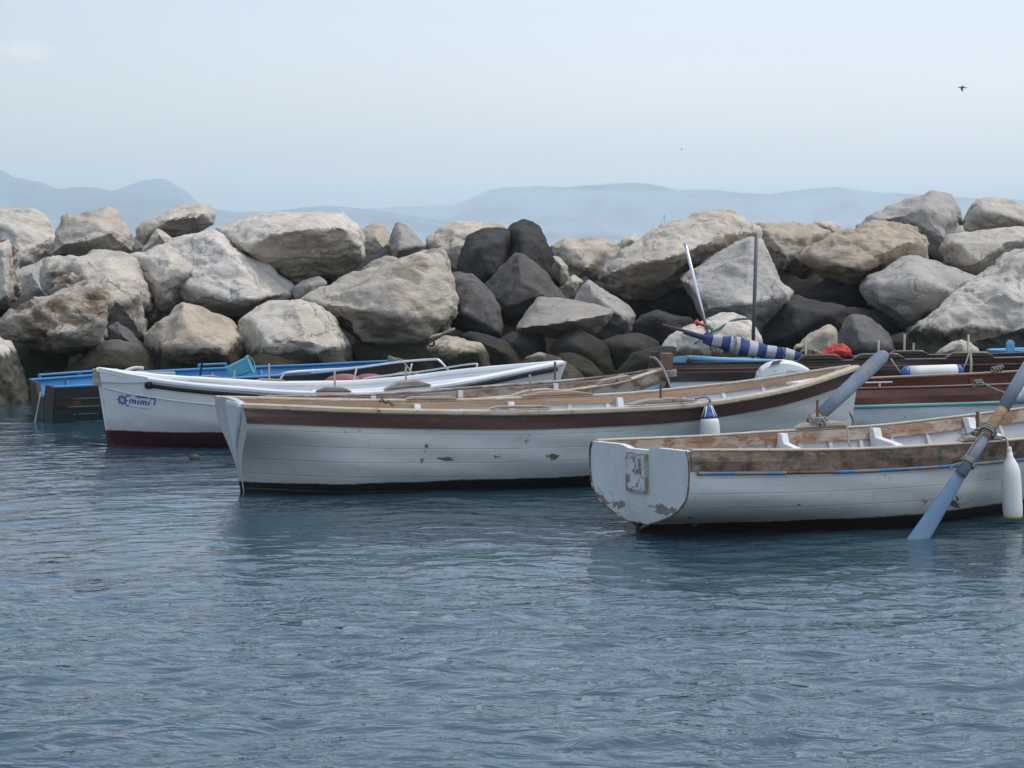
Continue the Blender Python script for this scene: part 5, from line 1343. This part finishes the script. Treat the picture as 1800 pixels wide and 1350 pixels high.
# furled striped awning on its spar
def awning():
    a, e = P(1236, 594, 21.25), P(1424, 632, 21.3)
    d = e - a; ln = d.length; q = d.to_track_quat('X', 'Z')
    t = NT('striped_canvas'); x = t.axis(0)
    wob = t.math('ADD', x, t.ramp(t.noise(t.coord(), 5, 3), 0, 1, -.015, .015))
    sn = t.math('SINE', t.math('MULTIPLY', wob, 2 * math.pi / .193), 0)
    st = t.ramp(sn, -.06, .06)
    col = t.mix(st, (0.42, 0.42, 0.44), (0.016, 0.046, 0.17))
    col = t.mix(t.ramp(t.noise(t.coord(), 7, 6), .5, .8, 0, .35), col, (0.22, 0.21, 0.21))
    m = t.done(col, .85, t.bump(t.noise(t.coord((4, 14, 14)), 2, 6), .6, .02))
    root = thing('furled_awning', 'furled blue and white striped awning slung between the two masts', 'awning', a, (0, 0, 0))
    root.rotation_euler = q.to_euler()
    rs = []; N = 60
    for i in range(N + 1):
        u = i / N; r = np.interp(u, [0, .05, .14, .3, .5, .75, .9, 1], [.048, .066, .072, .080, .083, .070, .054, .018])
        rs.append([Vector((u * ln, math.cos(p) * r * .85 * (1 + .07 * math.sin(3 * p + u * 9)), math.sin(p) * r * (1 + .14 * math.sin(2 * p + u * 14) + .06 * math.sin(5 * p - u * 23) + .03 * math.sin(u * 60)) - .012 * math.sin(u * math.pi))) for p in (2 * math.pi * j / 18 for j in range(18))])
    v, f = rings(rs); mesh_obj('canvas', v, f, m, root, True)
    qi = q.inverted(); loc = lambda p: qi @ (p - a)
    v, f = tube([loc(P(1165, 571, 21.2)), loc(P(1240, 592, 21.25)), loc(P(1300, 606, 21.3))], .017, 8); mesh_obj('spar', v, f, mat_wood('spar_wood', (.08, .035, .025), (.14, .065, .045), wear=.1), root, True)
    v, f = tube([loc(P(1202, 584, 21.15)), loc(P(1238, 594, 21.15))], [.018, .03], 8); mesh_obj('dark_sleeve', v, f, mat_plain('navy_cloth', (.02, .03, .09), .9), root, True)
    v, f = tube([loc(P(1222, 570, 21.2)), loc(P(1226, 567, 21.2)), loc(P(1230, 569, 21.2)), loc(P(1240, 573, 21.22))], [.032, .034, .018, .014], 10); mesh_obj('cap', v, f, mat_plain('red_plastic', (.55, .035, .025), .4), root, True)
    for k in (0, .014): v, f = coil(loc(P(1245, 575, 21.3)) + Vector((k, 0, 0)), Vector((.3, 0, 1)), .04, .008, 2, .03); mesh_obj('tie', v, f, ROPE, root, True)
    for x0 in (.33, .345, .85): v, f = coil(Vector((x0, 0, 0)), Vector((1, 0, .25)), .086 if x0 < .5 else .070, .005, 1.05, .01); mesh_obj('tie', v, f, ROPE, root, True)
awning()
m = MB(); m.add(tube(curve_pts([P(1241, 580, 21.3), P(1244, 600, 21.3), P(1254, 622, 21.3)], 8), .007, 5)); m.add(tube(curve_pts([P(1250, 580, 21.3), P(1256, 600, 21.3), P(1259, 622, 21.3)], 8), .007, 5))
tag(m.build('rope', ROPE, None, True, True), 'cords hanging beside the shiny leaning mast', 'rope')
# blue spar lying along the launch
lift_obj('oar', [('shaft', tube([P(1208, 629, 21.0), P(1260, 632, 21.0), P(1370, 636, 21.1)], [.030, .028, .026], 10), LBLUE, True),
                 ('blade', rings([[P(1182, 633, 21.0) + Vector((0, y, z)) for y, z in ((-.02, -.02), (.02, -.02), (.02, .03), (-.02, .03))], [P(1200, 632, 21.0) + Vector((0, y, z)) for y, z in ((-.025, -.035), (.025, -.035), (.025, .035), (-.025, .035))], [P(1212, 630, 21.0) + Vector((0, y, z)) for y, z in ((-.02, -.03), (.02, -.03), (.02, .03), (-.02, .03))]]), LBLUE, False)],
         P(1182, 633, 21.0), 'light blue oar lying along the stern of the long dark launch', 'oar')

# red cloth bundle
def bundle():
    c = P(1461, 622, 21.35)
    t = NT('red_plaid_cloth'); v = t.coord()
    wv = lambda s, ax: t.ramp(t.math('ABSOLUTE', t.math('SINE', t.math('MULTIPLY', t.axis(ax), s), 0), 0), .0, .10, 1, 0)
    ln = t.math('MAXIMUM', wv(26, 0), wv(30, 2))
    col = t.mix(t.math('MULTIPLY', ln, .55), t.mix(t.noise(v, 6, 4), (.33, .022, .03), (.52, .05, .055)), (.62, .42, .08))
    m = t.done(col, .9, t.bump(t.noise(v, 9, 4), .8, .03))
    N, Mn = 40, 20; V, Fc = [], []
    for i in range(Mn + 1):
        th = math.pi * i / Mn
        for j in range(N):
            ph = 2 * math.pi * j / N
            p = np.array([[math.sin(th) * math.cos(ph), math.sin(th) * math.sin(ph), math.cos(th)]])
            r = 1 + .30 * float(fbm(p * 1.8, 5, 4)[0])
            x, y, z = p[0] * r
            V.append(Vector((x * .22, y * .14, max(-.03, z * (.085 if x > -.2 else .07) + .02 * math.sin(x * 4)))) + c)
    for i in range(Mn):
        for j in range(N): Fc.append((i * N + j, i * N + (j + 1) % N, (i + 1) * N + (j + 1) % N, (i + 1) * N + j))
    tag(mesh_obj('cloth_bundle', V, Fc, m, None, True, True), 'crumpled red plaid cloth heaped on the long dark launch', 'cloth')
bundle()
m = MB()
for q, R in (((1432, 624), .05), ((1440, 626), .04), ((1425, 623), .06), ((1414, 622), .04)): m.add(coil(P(q[0], q[1], 21.2), Vector((.3, 1, .4)), R, .009, 2, .06))
tag(m.build('rope', mat_rope('straw_rope', (.42, .36, .26)), None, True, True), 'straw coloured rope heaped left of the red cloth', 'rope')

# gear in the blue skiff
BUCK = mat_plain('turquoise_plastic', (0.10, 0.36, 0.44), 0.35, 0, .1)
ba_, be_ = P(402, 655, 22.9), P(440, 640, 22.9)
dB = be_ - ba_; MBk = Matrix.Translation(ba_) @ dB.to_track_quat('Z', 'Y').to_matrix().to_4x4(); lb = dB.length
rr = lambda r, z: [MBk @ Vector((r * x, r * y, z)) for x, y in ((-1, -.8), (-.8, -1), (.8, -1), (1, -.8), (1, .8), (.8, 1), (-.8, 1), (-1, .8))]
lift_obj('bucket', [('body', rings([rr(.070, 0), rr(.074, .01), rr(.095, lb), rr(.088, lb), rr(.068, .02)]), BUCK, False), ('rim', rings([rr(.099, lb - .012), rr(.104, lb - .006), rr(.104, lb + .006), rr(.096, lb + .008), rr(.092, lb - .006)]), BUCK, False),
                    ('handle', tube(curve_pts([MBk @ Vector((0, -.1, lb)), MBk @ Vector((.09, -.07, lb + .02)), MBk @ Vector((.115, 0, lb + .03)), MBk @ Vector((.09, .07, lb + .02)), MBk @ Vector((0, .1, lb))], 14), .005, 6), BUCK, True)],
         ba_, 'turquoise plastic bucket lying tilted in the blue skiff', 'bucket')
HOSE = mat_plain('cream_hose', (0.55, 0.52, 0.44), 0.5)
m = MB()
m.add(tube(curve_pts([P(212, 662, 22.3), P(222, 652, 22.35), P(238, 647, 22.4), P(252, 648, 22.4)], 14), .022, 10))
m.add(tube(curve_pts([P(218, 668, 22.2), P(230, 658, 22.2), P(246, 655, 22.2), P(262, 659, 22.2), P(276, 668, 22.2)], 16), .022, 10))
tag(m.build('hose', HOSE, None, True, True), 'loops of cream hose in the stern of the blue skiff', 'hose')
cb = P(282, 661, 22.75)
mm = box(cb, (.30, .18, .07), Matrix.Rotation(.3, 3, 'Z'))
lift_obj('tray', [('bottom', box(cb - Vector((0, 0, .03)), (.30, .18, .012), Matrix.Rotation(.3, 3, 'Z')), HOSE, False)] + [('wall', box(cb + Matrix.Rotation(.3, 3, 'Z') @ Vector(q), s, Matrix.Rotation(.3, 3, 'Z')), HOSE, False) for q, s in (((0, -.09, .005), (.30, .012, .075)), ((0, .09, .005), (.30, .012, .075)), ((-.15, 0, .005), (.012, .168, .075)), ((.15, 0, .005), (.012, .168, .075)))],
         cb - Vector((0, 0, .04)), 'shallow cream tray in the blue skiff beside the hose', 'tray')

# brown float bobbing in front of the white glass fibre boat
c = P(342, 803, 18.5); c.z = 0.005
tag(MB().add(lathe([(.0, -.05), (.03, -.045), (.05, -.02), (.055, .0), (.045, .022), (.02, .035), (.0, .037)], 14, Matrix.Translation(c))).build('float', mat_plain('brown_cork', (.055, .035, .025), .7, 0, .4), None, True, True), 'small brown float bobbing on the water near the white boats', 'float')

# weed sprouting on the skyline
m = MB(); c = P(1690, 396, 31.9)
for k in range(14):
    a = rng.uniform(0, 6.28); h = rng.uniform(.06, .17); l = rng.uniform(.02, .08)
    p0 = c + Vector((rng.uniform(-.03, .03), rng.uniform(-.03, .03), 0)); p1 = p0 + Vector((math.cos(a) * l * .4, math.sin(a) * l * .4, h * .6)); p2 = p0 + Vector((math.cos(a) * l, math.sin(a) * l, h))
    m.add(tube([p0, p1, p2], [.006, .014, .002], 4, [1, .4, 1]))
tag(m.build('weed', mat_plain('weed_leaf', (.06, .085, .03), .8), None, False, True), 'small green weed growing between the two boulders at the right end of the skyline', 'plant')

# birds
FEA = mat_plain('dark_feathers', (.035, .035, .035), .8)
def bird(c, s, label, flip=1):
    root = thing('bird', label, 'bird', c, group='birds in the sky')
    body = [(-.50, .006), (-.38, .03), (-.15, .075), (.1, .085), (.28, .06), (.38, .05), (.46, .03), (.56, .004)]
    v, f = tube([Vector((x * flip * s, 0, .02 * s * (x > .2))) for x, r in body], [r * s for x, r in body], 8); mesh_obj('body', v, f, FEA, root, True)
    for nm, pts in (('wing', [(.20, .02), (.05, .40), (-.18, .66), (-.28, .70), (-.10, .32), (-.14, .02)]), ('wing', [(.20, -.02), (.26, -.34), (.14, -.62), (.02, -.66), (.02, -.3), (-.14, -.02)])):
        up = .35 if pts[1][1] > 0 else -.75
        pl = [Vector((x * flip * s, y * s * .75, abs(y) * up * s + .03 * s)) for x, y in pts]
        v, f = prism(pl, Vector((0, 0, .012 * s))); mesh_obj(nm, v, f, FEA, root)
    v, f = prism([Vector((x * flip * s, y * s, 0)) for x, y in ((-.35, .03), (-.62, .09), (-.66, 0), (-.62, -.09), (-.35, -.03))], Vector((0, 0, .01 * s))); mesh_obj('tail', v, f, FEA, root)
    return root
bird(P(1692, 154, 60), .27, 'dark bird gliding at the upper right of the sky', -1)
bird(P(1198, 262, 80), .11, 'tiny dark bird in the middle of the sky', 1)
bird(P(81, 372, 60), .045, 'dark speck of a bird low over the left skyline boulders', 1)

# distant sail boat: mast above the breakwater
c = P(1168, 418, 420); c.z = 0
v, f = rings([[Vector((x, y * w, z)) for y, z in ((-1, .7), (-.7, .1), (0, -.3), (.7, .1), (1, .7))] for x, w in ((-2.6, .6), (-1, 1.0), (1, .95), (2.2, .5), (3, .05))])
lift_obj('sailing_boat', [('hull', ([Vector(p) + c for p in v], f), W_TRIM, True), ('mast', tube([c + Vector((0, 0, .5)), P(1168, 377, 420)], .045, 6), DARKPOLE, True), ('stay', tube([P(1168.2, 378, 420), c + Vector((2.8, 0, .7))], .018, 4), DARKPOLE, True), ('stay', tube([P(1167.8, 378, 420), c + Vector((-2.4, 0, .7))], .018, 4), DARKPOLE, True)], c, 'distant sailing boat whose bare mast shows above the breakwater', 'sailing boat')
